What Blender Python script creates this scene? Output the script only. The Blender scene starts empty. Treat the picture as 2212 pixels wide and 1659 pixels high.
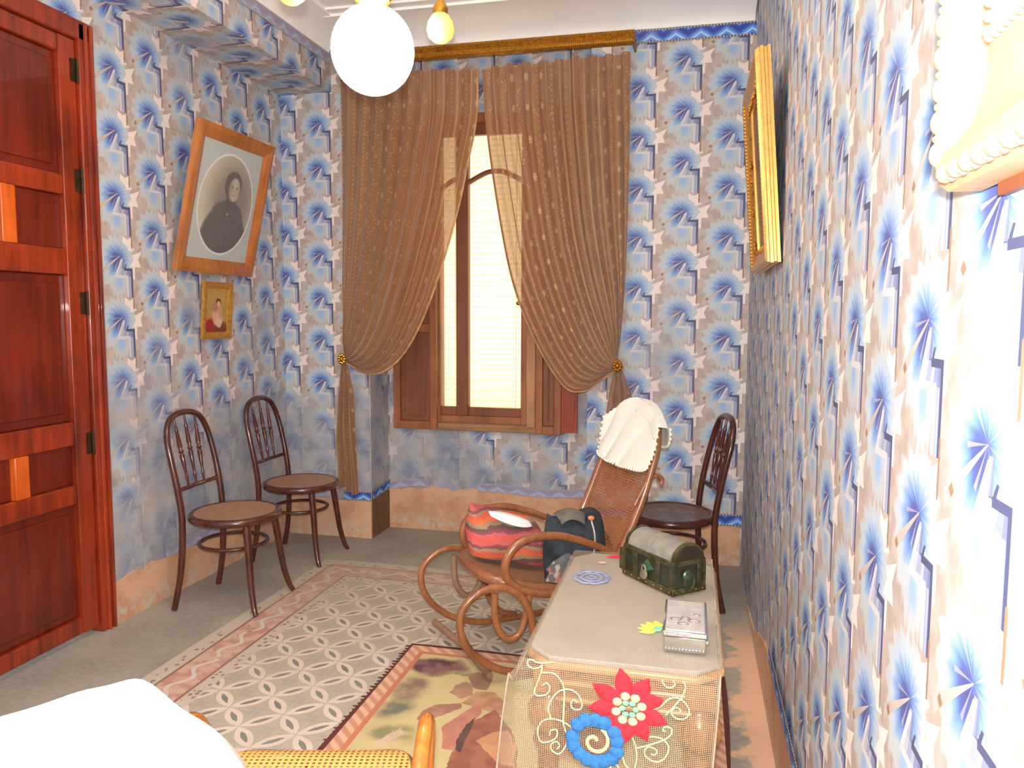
import bpy, math, random
from mathutils import Vector, Matrix
random.seed(7)
PI = math.pi
sin, cos = math.sin, math.cos
scene = bpy.context.scene
COL = scene.collection

# ------------------------------------------------------------------ camera
CAM_H = 1.37
cam_data = bpy.data.cameras.new('camera')
cam_data.sensor_width = 36.0
cam_data.lens = 1656.88 / 2212 * 36.0
cam_data.clip_start = 0.02
cam = bpy.data.objects.new('camera', cam_data)
COL.objects.link(cam)
fw = Vector((-0.22868738, 0.96953679, -0.08775243))
rt = Vector((0.97319368, 0.22994555, 0.00437096))
up = Vector((-0.02441609, 0.08440053, 0.99613272))
M = Matrix(((rt.x, up.x, -fw.x, 0.0), (rt.y, up.y, -fw.y, 0.0), (rt.z, up.z, -fw.z, CAM_H), (0, 0, 0, 1)))
cam.matrix_world = M
scene.camera = cam

# ------------------------------------------------------------------ world, lights, exposure
world = bpy.data.worlds.new('world')
scene.world = world
world.use_nodes = True
wb = world.node_tree.nodes['Background']
wb.inputs[0].default_value = (0.93, 0.96, 1.0, 1)
wb.inputs[1].default_value = 0.45
vs = scene.view_settings
vs.view_transform = 'Standard'
vs.look = 'None'
vs.exposure = 0.72
vs.gamma = 1.0
vs.use_curve_mapping = False

def add_light(name, kind, loc, energy, color, **kw):
    d = bpy.data.lights.new(name, kind)
    d.energy = energy
    d.color = color
    for k, v in kw.items():
        setattr(d, k, v)
    o = bpy.data.objects.new(name, d)
    o.location = loc
    COL.objects.link(o)
    return o

# the photographer's flash, on the camera body just above the lens
add_light('camera_flash', 'POINT', (0.0, -0.02, CAM_H + 0.06), 165, (1.0, 0.97, 0.93), shadow_soft_size=0.02)
# daylight falling on the blind from outside the window
o = add_light('window_daylight', 'AREA', (-1.26, 5.25, 1.75), 30, (1.0, 0.93, 0.78), shape='RECTANGLE', size=1.0, size_y=2.2)
o.rotation_euler = (-PI / 2, 0, 0)


# ------------------------------------------------------------------ helpers: colour, nodes
def S(r, g, b):
    def f(c):
        c /= 255.0
        return c / 12.92 if c <= 0.04045 else ((c + 0.055) / 1.055) ** 2.4
    return (f(r), f(g), f(b), 1.0)

class NB:
    """small node builder"""
    def __init__(s, name):
        s.mat = bpy.data.materials.new(name)
        s.mat.use_nodes = True
        s.nt = s.mat.node_tree
        s.bsdf = s.nt.nodes['Principled BSDF']
        s.out = s.nt.nodes['Material Output']
        s._geo = s._tc = None
    def new(s, t):
        return s.nt.nodes.new(t)
    def put(s, sock, v):
        if isinstance(v, bpy.types.NodeSocket):
            s.nt.links.new(v, sock)
        else:
            sock.default_value = v
    def m(s, op, a, b=0.0, c=0.0):
        n = s.new('ShaderNodeMath'); n.operation = op
        s.put(n.inputs[0], a); s.put(n.inputs[1], b); s.put(n.inputs[2], c)
        return n.outputs[0]
    def dot(s, v, k):
        n = s.new('ShaderNodeVectorMath'); n.operation = 'DOT_PRODUCT'
        s.put(n.inputs[0], v); s.put(n.inputs[1], k)
        return n.outputs['Value']
    def mix(s, f, a, b):
        n = s.new('ShaderNodeMix'); n.data_type = 'RGBA'
        s.put(n.inputs[0], f); s.put(n.inputs[6], a); s.put(n.inputs[7], b)
        return n.outputs[2]
    def mixf(s, f, a, b):
        return s.m('MULTIPLY_ADD', f, s.m('SUBTRACT', b, a), a)
    def xyz(s, v):
        n = s.new('ShaderNodeSeparateXYZ'); s.put(n.inputs[0], v)
        return n.outputs[0], n.outputs[1], n.outputs[2]
    def comb(s, x, y, z=0.0):
        n = s.new('ShaderNodeCombineXYZ')
        s.put(n.inputs[0], x); s.put(n.inputs[1], y); s.put(n.inputs[2], z)
        return n.outputs[0]
    def noise(s, vec, scale, detail=3.0, rough=0.55, color=False):
        n = s.new('ShaderNodeTexNoise')
        if vec is not None: s.put(n.inputs['Vector'], vec)
        n.inputs['Scale'].default_value = scale
        n.inputs['Detail'].default_value = detail
        n.inputs['Roughness'].default_value = rough
        return n.outputs[1] if color else n.outputs[0]
    def voro(s, vec, scale, feature='F1', out='Distance', rand=1.0):
        n = s.new('ShaderNodeTexVoronoi'); n.feature = feature
        s.put(n.inputs['Vector'], vec); n.inputs['Scale'].default_value = scale
        n.inputs['Randomness'].default_value = rand
        return n.outputs[out]
    def ramp(s, f, stops, interp='LINEAR'):
        n = s.new('ShaderNodeValToRGB'); s.put(n.inputs[0], f)
        cr = n.color_ramp; cr.interpolation = interp
        while len(cr.elements) < len(stops): cr.elements.new(0.5)
        for e, (p, c) in zip(cr.elements, stops):
            e.position = p; e.color = c if not isinstance(c, (int, float)) else (c, c, c, 1)
        return n.outputs[0]
    def step(s, x, lo, hi):
        n = s.new('ShaderNodeMapRange'); n.interpolation_type = 'SMOOTHSTEP'
        s.put(n.inputs[0], x); s.put(n.inputs[1], lo); s.put(n.inputs[2], hi)
        return n.outputs[0]
    def pos(s):
        if s._geo is None: s._geo = s.new('ShaderNodeNewGeometry')
        return s._geo.outputs['Position']
    def oc(s, which='Object'):
        if s._tc is None: s._tc = s.new('ShaderNodeTexCoord')
        return s._tc.outputs[which]
    def scl(s, v, k):
        n = s.new('ShaderNodeVectorMath'); n.operation = 'MULTIPLY'
        s.put(n.inputs[0], v); s.put(n.inputs[1], k)
        return n.outputs[0]
    def color(s, c): s.put(s.bsdf.inputs['Base Color'], c)
    def setp(s, **kw):
        for k, v in kw.items():
            s.put(s.bsdf.inputs[k.replace('_', ' ')], v)
    def bump(s, h, strength=0.3, dist=0.01):
        n = s.new('ShaderNodeBump')
        n.inputs['Strength'].default_value = strength
        n.inputs['Distance'].default_value = dist
        s.put(n.inputs['Height'], h)
        s.put(s.bsdf.inputs['Normal'], n.outputs[0])
    def alpha(s, f):
        """cut holes / thin the surface: 0 transparent, 1 solid"""
        t = s.new('ShaderNodeBsdfTransparent')
        mx = s.new('ShaderNodeMixShader')
        s.put(mx.inputs[0], f)
        s.nt.links.new(t.outputs[0], mx.inputs[1])
        src = s.out.inputs[0].links[0].from_socket
        s.nt.links.new(src, mx.inputs[2])
        s.nt.links.new(mx.outputs[0], s.out.inputs[0])
    def translucent(s, f, col):
        t = s.new('ShaderNodeBsdfTranslucent'); s.put(t.inputs[0], col)
        mx = s.new('ShaderNodeMixShader'); s.put(mx.inputs[0], f)
        src = s.out.inputs[0].links[0].from_socket
        s.nt.links.new(src, mx.inputs[1]); s.nt.links.new(t.outputs[0], mx.inputs[2])
        s.nt.links.new(mx.outputs[0], s.out.inputs[0])
    def ell(s, x, y, cx, cy, rx, ry):
        a = s.m('MULTIPLY', s.m('SUBTRACT', x, cx), 1.0 / rx)
        b = s.m('MULTIPLY', s.m('SUBTRACT', y, cy), 1.0 / ry)
        return s.m('SQRT', s.m('ADD', s.m('MULTIPLY', a, a), s.m('MULTIPLY', b, b)))
    def poly(s, p, pts):
        """mask of a convex counter-clockwise polygon; p is (x, y, 1)"""
        d = None
        for i in range(len(pts)):
            ax, ay = pts[i]; bx, by = pts[(i + 1) % len(pts)]
            L = math.hypot(bx - ax, by - ay)
            nx, ny = (by - ay) / L, -(bx - ax) / L
            e = s.dot(p, (nx, ny, -(nx * ax + ny * ay)))
            d = e if d is None else s.m('MAXIMUM', d, e)
        return s.m('LESS_THAN', d, 0.0)

def simple(name, c, rough=0.5, metal=0.0, var=0.15, nscale=20.0, bump=0.0, stretch=(1, 1, 1), c2=None, **kw):
    b = NB(name)
    n = b.noise(b.scl(b.oc(), stretch), nscale, 4.0, 0.6)
    dark = c2 if c2 else tuple(x * (1 - 2 * var) for x in c[:3]) + (1,)
    light = c if c2 else tuple(min(1, x * (1 + var)) for x in c[:3]) + (1,)
    b.color(b.mix(b.step(n, 0.3, 0.7), dark, light))
    b.setp(Roughness=rough, Metallic=metal, **kw)
    if bump: b.bump(n, bump)
    return b.mat

def wood(name, light, dark, rough=0.35, stretch=(1, 1, 12), scale=6.0, coat=0.0):
    b = NB(name)
    v = b.scl(b.oc(), tuple(1.0 / x if x > 1 else 1.0 for x in stretch))
    n = b.noise(v, scale * 6, 5.0, 0.65)
    n2 = b.noise(b.oc(), scale * 0.7, 2.0)
    f = b.m('ADD', b.m('MULTIPLY', n, 0.7), b.m('MULTIPLY', n2, 0.5))
    b.color(b.ramp(f, [(0.38, dark), (0.75, light)]))
    b.setp(Roughness=rough)
    b.bsdf.inputs['Coat Weight'].default_value = coat
    b.bump(n, 0.12, 0.004)
    return b.mat

# ------------------------------------------------------------------ helpers: meshes
class MB:
    def __init__(s):
        s.v = []; s.f = []; s.uv = {}
    def face(s, idx, uv=None):
        if uv: s.uv[len(s.f)] = uv
        s.f.append(tuple(idx))
    def box(s, a, b, uvf=None):
        (x0, y0, z0), (x1, y1, z1) = a, b
        k = len(s.v)
        P = [(x0, y0, z0), (x1, y0, z0), (x1, y1, z0), (x0, y1, z0), (x0, y0, z1), (x1, y0, z1), (x1, y1, z1), (x0, y1, z1)]
        s.v += P
        for q, ax in (((0, 3, 2, 1), 2), ((4, 5, 6, 7), 2), ((0, 1, 5, 4), 1), ((2, 3, 7, 6), 1), ((1, 2, 6, 5), 0), ((3, 0, 4, 7), 0)):
            s.face([k + i for i in q], [uvf(P[i], ax) for i in q] if uvf else None)
        return s
    def prism(s, pts, d0, d1, plane='xz', bulge=0.0):
        """extrude a polygon given in a plane between d0 and d1 on the third axis"""
        def P(a, b, d):
            return {'xz': (a, d, b), 'xy': (a, b, d), 'yz': (d, a, b)}[plane]
        k = len(s.v); n = len(pts)
        s.v += [P(a, b, d0) for a, b in pts] + [P(a, b, d1) for a, b in pts]
        s.face([k + i for i in range(n)][::-1]); s.face([k + n + i for i in range(n)])
        for i in range(n):
            j = (i + 1) % n
            s.face((k + i, k + j, k + n + j, k + n + i))
        return s
    def tube(s, pts, r, seg=10, closed=False, flat=None, cap=True):
        pts = [Vector(p) for p in pts]; n = len(pts)
        if not isinstance(r, (list, tuple)): r = [r] * n
        k = len(s.v); prev = None
        for i, p in enumerate(pts):
            a = pts[(i - 1) % n] if (closed or i > 0) else p
            b = pts[(i + 1) % n] if (closed or i < n - 1) else p
            t = (b - a).normalized()
            if prev is None:
                ref = Vector((0, 0, 1)) if abs(t.z) < 0.9 else Vector((1, 0, 0))
                u = t.cross(ref).normalized()
            else:
                u = (prev - t * prev.dot(t)).normalized()
            w = t.cross(u); prev = u
            for j in range(seg):
                an = 2 * PI * j / seg
                s.v.append(tuple(p + (u * cos(an) + w * sin(an)) * r[i]))
        m = n if closed else n - 1
        for i in range(m):
            for j in range(seg):
                a = k + i * seg + j; b = k + i * seg + (j + 1) % seg
                c = k + ((i + 1) % n) * seg + (j + 1) % seg; d = k + ((i + 1) % n) * seg + j
                s.face((a, b, c, d))
        if cap and not closed:
            s.face([k + j for j in range(seg)][::-1]); s.face([k + (n - 1) * seg + j for j in range(seg)])
        return s
    def lathe(s, prof, c=(0, 0, 0), seg=20, axis=None, sx=1.0, sy=1.0):
        """profile of (r, h) along +z, or along a given axis vector"""
        k = len(s.v); n = len(prof); c = Vector(c)
        R = Vector(axis).to_track_quat('Z', 'Y').to_matrix() if axis else Matrix.Identity(3)
        for r, h in prof:
            for j in range(seg):
                an = 2 * PI * j / seg
                s.v.append(tuple(c + R @ Vector((r * cos(an) * sx, r * sin(an) * sy, h))))
        for i in range(n - 1):
            for j in range(seg):
                s.face((k + i * seg + j, k + i * seg + (j + 1) % seg, k + (i + 1) * seg + (j + 1) % seg, k + (i + 1) * seg + j))
        s.face([k + j for j in range(seg)][::-1]); s.face([k + (n - 1) * seg + j for j in range(seg)])
        return s
    def ball(s, c, r, seg=12, rings=8):
        if not isinstance(r, (list, tuple)): r = (r, r, r)
        k = len(s.v)
        s.v.append((c[0], c[1], c[2] - r[2]))
        for i in range(1, rings):
            ph = PI * i / rings
            for j in range(seg):
                th = 2 * PI * j / seg
                s.v.append((c[0] + r[0] * sin(ph) * cos(th), c[1] + r[1] * sin(ph) * sin(th), c[2] - r[2] * cos(ph)))
        s.v.append((c[0], c[1], c[2] + r[2])); top = len(s.v) - 1
        for j in range(seg):
            s.face((k, k + 1 + (j + 1) % seg, k + 1 + j))
            s.face((top, top - seg + j, top - seg + (j + 1) % seg))
        for i in range(rings - 2):
            for j in range(seg):
                a = k + 1 + i * seg
                s.face((a + j, a + (j + 1) % seg, a + seg + (j + 1) % seg, a + seg + j))
        return s
    def grid(s, nu, nv, fn, uvfn=None, flip=False):
        k = len(s.v)
        for j in range(nv + 1):
            for i in range(nu + 1):
                s.v.append(tuple(fn(i / nu, j / nv)))
        for j in range(nv):
            for i in range(nu):
                q = [(i, j), (i + 1, j), (i + 1, j + 1), (i, j + 1)]
                if flip: q = q[::-1]
                s.face([k + b * (nu + 1) + a for a, b in q], [uvfn(a / nu, b / nv) for a, b in q] if uvfn else None)
        return s
    def xf(s, mat, start=0):
        for i in range(start, len(s.v)):
            s.v[i] = tuple(mat @ Vector(s.v[i]))
        return s
    def mesh(s, name, smooth=True, angle=0.7):
        me = bpy.data.meshes.new(name)
        me.from_pydata(s.v, [], s.f)
        if s.uv:
            ul = me.uv_layers.new(name='UVMap')
            for fi, uvs in s.uv.items():
                for li, uv in zip(me.polygons[fi].loop_indices, uvs):
                    ul.data[li].uv = uv
        me.update()
        if smooth:
            me.polygons.foreach_set('use_smooth', [True] * len(me.polygons))
            me.set_sharp_from_angle(angle=angle)
        return me

def obj(name, mb, mat, parent=None, smooth=True, bevel=0.0, solid=0.0, loc=None, rot=None, angle=0.7):
    me = mb if isinstance(mb, bpy.types.Mesh) else mb.mesh(name, smooth, angle)
    if mat is not None and not len(me.materials): me.materials.append(mat)
    o = bpy.data.objects.new(name, me)
    COL.objects.link(o)
    if parent: o.parent = parent
    if loc: o.location = loc
    if rot: o.rotation_euler = rot
    if solid:
        md = o.modifiers.new('thickness', 'SOLIDIFY'); md.thickness = solid; md.offset = 0
    if bevel:
        md = o.modifiers.new('edges', 'BEVEL'); md.width = bevel; md.segments = 2; md.limit_method = 'ANGLE'
    return o

def tag(o, label, cat=None, group=None, kind=None):
    o['label'] = label
    if cat: o['category'] = cat
    if group: o['group'] = group
    if kind: o['kind'] = kind
    return o

def thing(name, label, cat, loc=(0, 0, 0), rotz=0.0, group=None, kind=None):
    o = bpy.data.objects.new(name, None)
    o.empty_display_size = 0.1
    COL.objects.link(o)
    o.location = loc; o.rotation_euler = (0, 0, rotz)
    return tag(o, label, cat, group, kind)

def copy_tree(o, parent=None):
    c = o.copy(); COL.objects.link(c)
    if parent: c.parent = parent
    for ch in list(o.children): copy_tree(ch, c)
    return c

def cr(pts, n=6, closed=False):
    """Catmull-Rom through the points"""
    P = [Vector(p) for p in pts]; N = len(P); out = []
    m = N if closed else N - 1
    for i in range(m):
        p0 = P[(i - 1) % N] if (closed or i > 0) else P[0] * 2 - P[1]
        p1 = P[i]; p2 = P[(i + 1) % N]
        p3 = P[(i + 2) % N] if (closed or i < N - 2) else P[-1] * 2 - P[-2]
        for k in range(n):
            t = k / n
            out.append(0.5 * ((2 * p1) + (p2 - p0) * t + (2 * p0 - 5 * p1 + 4 * p2 - p3) * t * t + (3 * p1 - p0 - 3 * p2 + p3) * t ** 3))
    if not closed: out.append(P[-1])
    return out

def lerp(a, b, t): return a + (b - a) * t
def interp(xs, ys, x):
    if x <= xs[0]: return ys[0]
    for i in range(len(xs) - 1):
        if x <= xs[i + 1]:
            return lerp(ys[i], ys[i + 1], (x - xs[i]) / (xs[i + 1] - xs[i]))
    return ys[-1]

# ------------------------------------------------------------------ materials of the setting
WP = 0.885      # column pitch of the wallpaper in units of its vertical repeat
def wallpaper():
    b = NB('wallpaper')
    u, v, _ = b.xyz(b.oc('UV'))
    # a little waviness, as hung by hand
    wob = b.noise(b.pos(), 3.0, 2.0)
    u = b.m('ADD', u, b.m('MULTIPLY_ADD', wob, 0.03, -0.015))
    def cell(cx, cy):
        uu = b.m('SUBTRACT', u, cx)
        du = b.m('WRAP', uu, WP / 2, -WP / 2)
        col = b.m('FLOOR', b.m('MULTIPLY_ADD', uu, 1 / WP, 0.5))
        par = b.m('FLOORED_MODULO', col, 2.0)
        vv = b.m('MULTIPLY_ADD', par, 0.5, b.m('SUBTRACT', v, cy))
        dv = b.m('WRAP', vv, 0.5, -0.5)
        return b.m('ADD', du, cx), b.m('ADD', dv, cy)
    bg, bg2 = S(184, 168, 160), S(170, 154, 145)
    col = b.mix(b.step(b.noise(b.comb(u, v), 5.0, 2.0), 0.4, 0.6), bg2, bg)
    # --- burst of blue with a jagged edge
    x, y = cell(-0.06, -0.07)
    ang = b.m('ARCTAN2', y, x)
    xs = b.m('ADD', x, 0.075); ys = b.m('MULTIPLY', b.m('ADD', y, 0.06), b.mixf(b.m('LESS_THAN', y, -0.02), 1.08, 0.80))
    r = b.m('SQRT', b.m('ADD', b.m('MULTIPLY', xs, xs), b.m('MULTIPLY', ys, ys)))
    teeth = b.m('PINGPONG', b.m('MULTIPLY', ang, 17 / (2 * PI)), 0.5)
    rr = b.m('MULTIPLY', r, b.m('MULTIPLY_ADD', teeth, 0.42, 0.89))
    pale, grey = S(176, 192, 208), S(188, 188, 186)
    cb = b.ramp(rr, [(0.0, S(68, 74, 130)), (0.10, S(82, 95, 156)), (0.15, S(102, 138, 196)), (0.22, S(142, 168, 204)), (0.28, S(174, 190, 206)), (0.40, grey)])
    am = b.m('SUBTRACT', 1.0, b.step(rr, 0.37, 0.43))
    col = b.mix(am, col, cb)
    # --- rays from the centre
    wr = b.m('ABSOLUTE', b.m('WRAP', b.m('ADD', ang, 0.30), PI / 7, -PI / 7))
    rc = b.m('SQRT', b.m('ADD', b.m('MULTIPLY', x, x), b.m('MULTIPLY', y, y)))
    ray = b.m('MULTIPLY', b.m('LESS_THAN', wr, b.m('MULTIPLY_ADD', rc, 0.08, 0.045)), b.m('LESS_THAN', rc, 0.24))
    col = b.mix(b.m('MULTIPLY', ray, 0.55), col, S(182, 176, 186))
    # --- long wedge towards the lower left, ended by a small brown lozenge
    a = math.atan2(-0.36, -0.55)
    al = b.dot(b.comb(x, y, 1.0), (cos(a), sin(a), 0)); pe = b.m('ABSOLUTE', b.dot(b.comb(x, y, 1.0), (-sin(a), cos(a), 0)))
    wedge = b.m('MULTIPLY', b.m('LESS_THAN', pe, b.m('MULTIPLY_ADD', al, 0.07, 0.004)), b.m('GREATER_THAN', al, 0.0))
    col = b.mix(wedge, col, S(186, 172, 165))
    # --- zigzag with its light, middle and dark bands, and the blue spot under it
    x, y = cell(0.06, -0.36)
    spot = b.ell(x, y, -0.04, -0.43, 0.12, 0.15)
    sp_t = b.m('MULTIPLY', spot, b.m('MULTIPLY_ADD', b.m('PINGPONG', b.m('MULTIPLY', x, 12.0), 0.5), 0.7, 0.8))
    inr = b.m('LESS_THAN', y, -0.33)
    col = b.mix(b.m('MULTIPLY', inr, b.m('SUBTRACT', 1.0, b.step(sp_t, 1.3, 1.9))), col, S(184, 188, 190))
    col = b.mix(b.m('MULTIPLY', inr, b.m('SUBTRACT', 1.0, b.step(sp_t, 0.2, 1.2))), col, S(146, 174, 214))
    upper = b.m('GREATER_THAN', y, -0.33)
    le = b.mixf(upper, 0.135, b.m('MULTIPLY_ADD', y, 0.56, 0.045))
    e = b.m('SUBTRACT', x, le)
    re = b.mixf(b.m('GREATER_THAN', y, -0.205), 0.275, 0.075)
    g = b.m('SUBTRACT', re, x)
    inside = b.m('MULTIPLY', b.m('MULTIPLY', b.m('GREATER_THAN', e, 0.0), b.m('GREATER_THAN', g, 0.0)),
                 b.m('MULTIPLY', b.m('LESS_THAN', y, -0.04), b.m('GREATER_THAN', y, -0.67)))
    shade = b.ramp(b.m('DIVIDE', e, b.m('ADD', b.m('ADD', e, g), 0.001)), [(0.0, S(176, 178, 190)), (0.3, S(150, 156, 184)), (0.5, S(172, 174, 190)), (0.62, S(132, 140, 178)), (0.8, S(116, 122, 162))], 'CONSTANT')
    col = b.mix(inside, col, shade)
    zp = b.comb(x, y, 1.0)
    led = b.m('MAXIMUM', b.m('MAXIMUM', b.poly(zp, [(0.005, -0.06), (-0.155, -0.36), (-0.075, -0.315), (0.055, -0.06)]), b.poly(zp, [(-0.14, -0.36), (0.17, -0.36), (0.17, -0.312), (-0.10, -0.312)])),
              b.poly(zp, [(0.125, -0.66), (0.165, -0.66), (0.17, -0.33), (0.128, -0.33)]))
    col = b.mix(led, col, S(202, 196, 200))
    dk1 = b.m('MULTIPLY', inside, b.m('MULTIPLY', b.m('LESS_THAN', g, 0.038), b.m('LESS_THAN', y, -0.2)))
    dk2 = b.m('MULTIPLY', b.m('LESS_THAN', b.m('ABSOLUTE', b.m('SUBTRACT', y, -0.215)), 0.022), b.m('MULTIPLY', b.m('GREATER_THAN', x, 0.075), b.m('LESS_THAN', x, 0.275)))
    dk3 = b.poly(zp, [(0.07, -0.21), (0.10, -0.225), (0.14, -0.14), (0.115, -0.135)])
    dk = b.m('MAXIMUM', b.m('MAXIMUM', dk1, dk2), dk3)
    col = b.mix(dk, col, S(74, 78, 112))
    # --- pale pink stars
    x, y = cell(0.28, 0.0)
    p = b.comb(x, y, 1.0)
    shapes = [[(0.485, 0.084), (0.284, 0.006), (0.316, -0.06), (0.413, -0.045)],
              [(0.413, -0.04), (0.316, -0.05), (0.24, -0.155), (0.452, -0.155)],
              [(0.335, -0.15), (0.29, -0.15), (0.292, -0.336), (0.33, -0.336)],
              [(0.084, 0.316), (0.084, 0.22), (0.168, 0.165), (0.25, 0.18), (0.176, 0.262)],
              [(0.29, 0.316), (0.174, 0.265), (0.23, 0.168)],
              [(0.316, 0.128), (0.25, 0.185), (0.168, 0.17), (0.2, 0.097)]]
    st = None
    def big(sh):
        c0 = (0.36, -0.10) if min(q[1] for q in sh) < 0.05 else (0.19, 0.2)
        return [(c0[0] + (q[0] - c0[0]) * 1.16, c0[1] + (q[1] - c0[1]) * 1.14) for q in sh]
    for sh in map(big, shapes):
        q = b.poly(p, sh)
        st = q if st is None else b.m('MAXIMUM', st, q)
    col = b.mix(st, col, S(228, 213, 207))
    # --- thin brown line and lozenge
    x, y = cell(0.268, -0.68)
    br = b.m('MULTIPLY', b.m('LESS_THAN', b.m('ABSOLUTE', b.m('SUBTRACT', x, 0.275)), 0.014), b.m('LESS_THAN', b.m('ABSOLUTE', b.m('ADD', y, 0.72)), 0.15))
    x, y = cell(-0.41, -0.275)
    lo = b.m('LESS_THAN', b.m('ADD', b.m('ABSOLUTE', b.m('ADD', x, 0.41)), b.m('ABSOLUTE', b.m('ADD', y, 0.275))), 0.038)
    col = b.mix(b.m('MAXIMUM', br, lo), col, S(150, 118, 92))
    # --- damp and wear, mostly low on the walls
    px, py, pz = b.xyz(b.pos())
    n1 = b.noise(b.pos(), 1.7, 4.0, 0.6)
    low = b.m('SUBTRACT', 1.0, b.step(pz, 0.2, 1.7))
    damp = b.step(px, -0.5, -1.5)
    wear = b.step(b.m('ADD', n1, b.m('MULTIPLY', low, b.m('MULTIPLY_ADD', damp, 0.22, 0.12))), 0.58, 0.80)
    near = b.step(py, 2.2, 2.9)
    wear = b.m('MULTIPLY', b.m('MULTIPLY', wear, 0.8), near)
    ncol = b.ramp(b.noise(b.pos(), 6.0, 3.0), [(0.35, S(128, 134, 152)), (0.5, S(160, 160, 166)), (0.65, S(176, 168, 160))])
    col = b.mix(wear, col, ncol)
    b.color(col)
    b.setp(Roughness=0.6)
    b.bump(b.noise(b.pos(), 9.0, 3.0), 0.15, 0.02)
    return b.mat
M_PAPER = wallpaper()

def border_mat():
    b = NB('border_paper')
    u, v, _ = b.xyz(b.oc('UV'))       # u in metres along, v 0..1 across
    tri = b.m('PINGPONG', b.m('MULTIPLY', u, 2 / 0.13), 1.0)
    f = b.m('FRACT', b.m('ADD', b.m('MULTIPLY', v, 0.9), b.m('MULTIPLY', tri, 0.55)))
    col = b.ramp(f, [(0.0, S(50, 72, 165)), (0.2, S(86, 140, 225)), (0.38, S(170, 205, 240)), (0.52, S(96, 150, 226)), (0.68, S(62, 96, 190)), (0.85, S(44, 60, 150))], 'CONSTANT')
    edge = b.m('GREATER_THAN', b.m('ABSOLUTE', b.m('SUBTRACT', v, 0.5)), 0.38)
    dots = b.m('LESS_THAN', b.m('PINGPONG', b.m('MULTIPLY', u, 120.0), 1.0), 0.5)
    col = b.mix(edge, col, b.mix(dots, S(92, 84, 88), S(176, 168, 160)))
    b.color(b.mix(b.m('MULTIPLY', b.step(b.noise(b.pos(), 5.0), 0.5, 0.7), 0.35), col, S(150, 150, 160)))
    b.setp(Roughness=0.6)
    return b.mat
M_BORDER = border_mat()

def faded_border():
    m = M_BORDER.copy(); m.name = 'faded_border_paper'
    nt = m.node_tree; bs = nt.nodes['Principled BSDF'].inputs['Base Color']
    src = bs.links[0].from_socket
    mx = nt.nodes.new('ShaderNodeMix'); mx.data_type = 'RGBA'; mx.inputs[0].default_value = 0.62; mx.inputs[7].default_value = S(186, 172, 176)
    nt.links.new(src, mx.inputs[6]); nt.links.new(mx.outputs[2], bs)
    return m
M_BORDERF = faded_border()

def plaster(name, c1, c2, c3):
    b = NB(name)
    n = b.noise(b.pos(), 5.0, 6.0, 0.65)
    n2 = b.noise(b.pos(), 16.0, 4.0, 0.7)
    col = b.mix(b.step(n, 0.42, 0.62), c1, c2)
    _, _, z = b.xyz(b.pos())
    f = b.m('MULTIPLY', b.step(n2, 0.45, 0.62), b.m('SUBTRACT', 1.0, b.step(z, 0.02, 0.14)))
    b.color(b.mix(f, col, c3))
    b.setp(Roughness=0.85)
    b.bump(n2, 0.35, 0.01)
    return b.mat
M_DADO = plaster('dado_plaster', S(214, 168, 134), S(196, 146, 112), S(196, 188, 172))
M_CEIL = simple('ceiling_white', S(250, 248, 245), 0.8, var=0.02, nscale=3)

def floor_mat():
    b = NB('cement_floor')
    n = b.noise(b.pos(), 2.2, 5.0, 0.6)
    n2 = b.noise(b.pos(), 40.0, 4.0, 0.7)
    col = b.mix(b.step(n, 0.35, 0.7), S(144, 137, 126), S(164, 156, 143))
    col = b.mix(b.m('MULTIPLY', b.step(n2, 0.4, 0.75), 0.35), col, S(190, 184, 168))
    x, y, _ = b.xyz(b.pos())
    peel = b.m('MULTIPLY', b.step(b.m('ADD', x, b.m('MULTIPLY', b.noise(b.pos(), 7.0, 5.0), 0.35)), 0.335, 0.375), b.step(y, 3.6, 3.2))
    col = b.mix(peel, col, S(222, 178, 146))
    b.color(col); b.setp(Roughness=0.75); b.bump(n2, 0.25, 0.004)
    return b.mat
M_FLOOR = floor_mat()

M_DOOR = wood('mahogany_door', S(160, 54, 20), S(76, 18, 8), 0.3, (1, 1, 14), 5.0, coat=0.4)
M_DOORP = wood('mahogany_panel', S(118, 34, 14), S(70, 14, 6), 0.28, (1, 1, 14), 5.0, coat=0.4)
M_DOORM = wood('orange_mahogany', S(214, 98, 24), S(150, 52, 14), 0.3, (1, 1, 14), 5.0, coat=0.4)
M_WIN = wood('window_wood', S(168, 104, 62), S(120, 66, 36), 0.5, (1, 1, 14), 5.0)
M_WINP = wood('shutter_panel_wood', S(136, 78, 50), S(108, 58, 36), 0.5, (1, 1, 14), 5.0)
M_WINR = wood('red_shutter_wood', S(170, 66, 34), S(120, 40, 20), 0.4, (1, 1, 14), 5.0)
M_IRON = simple('dark_iron', S(84, 64, 46), 0.45, 0.8)
M_BRASS = simple('brass', S(206, 150, 62), 0.28, 1.0, var=0.1, nscale=40)
M_GILT = simple('gilt', S(226, 166, 78), 0.38, 0.75, var=0.12, nscale=60, bump=0.05)
M_GILTD = simple('gilt_aged', S(168, 110, 44), 0.42, 0.7, var=0.15, nscale=50)

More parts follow.
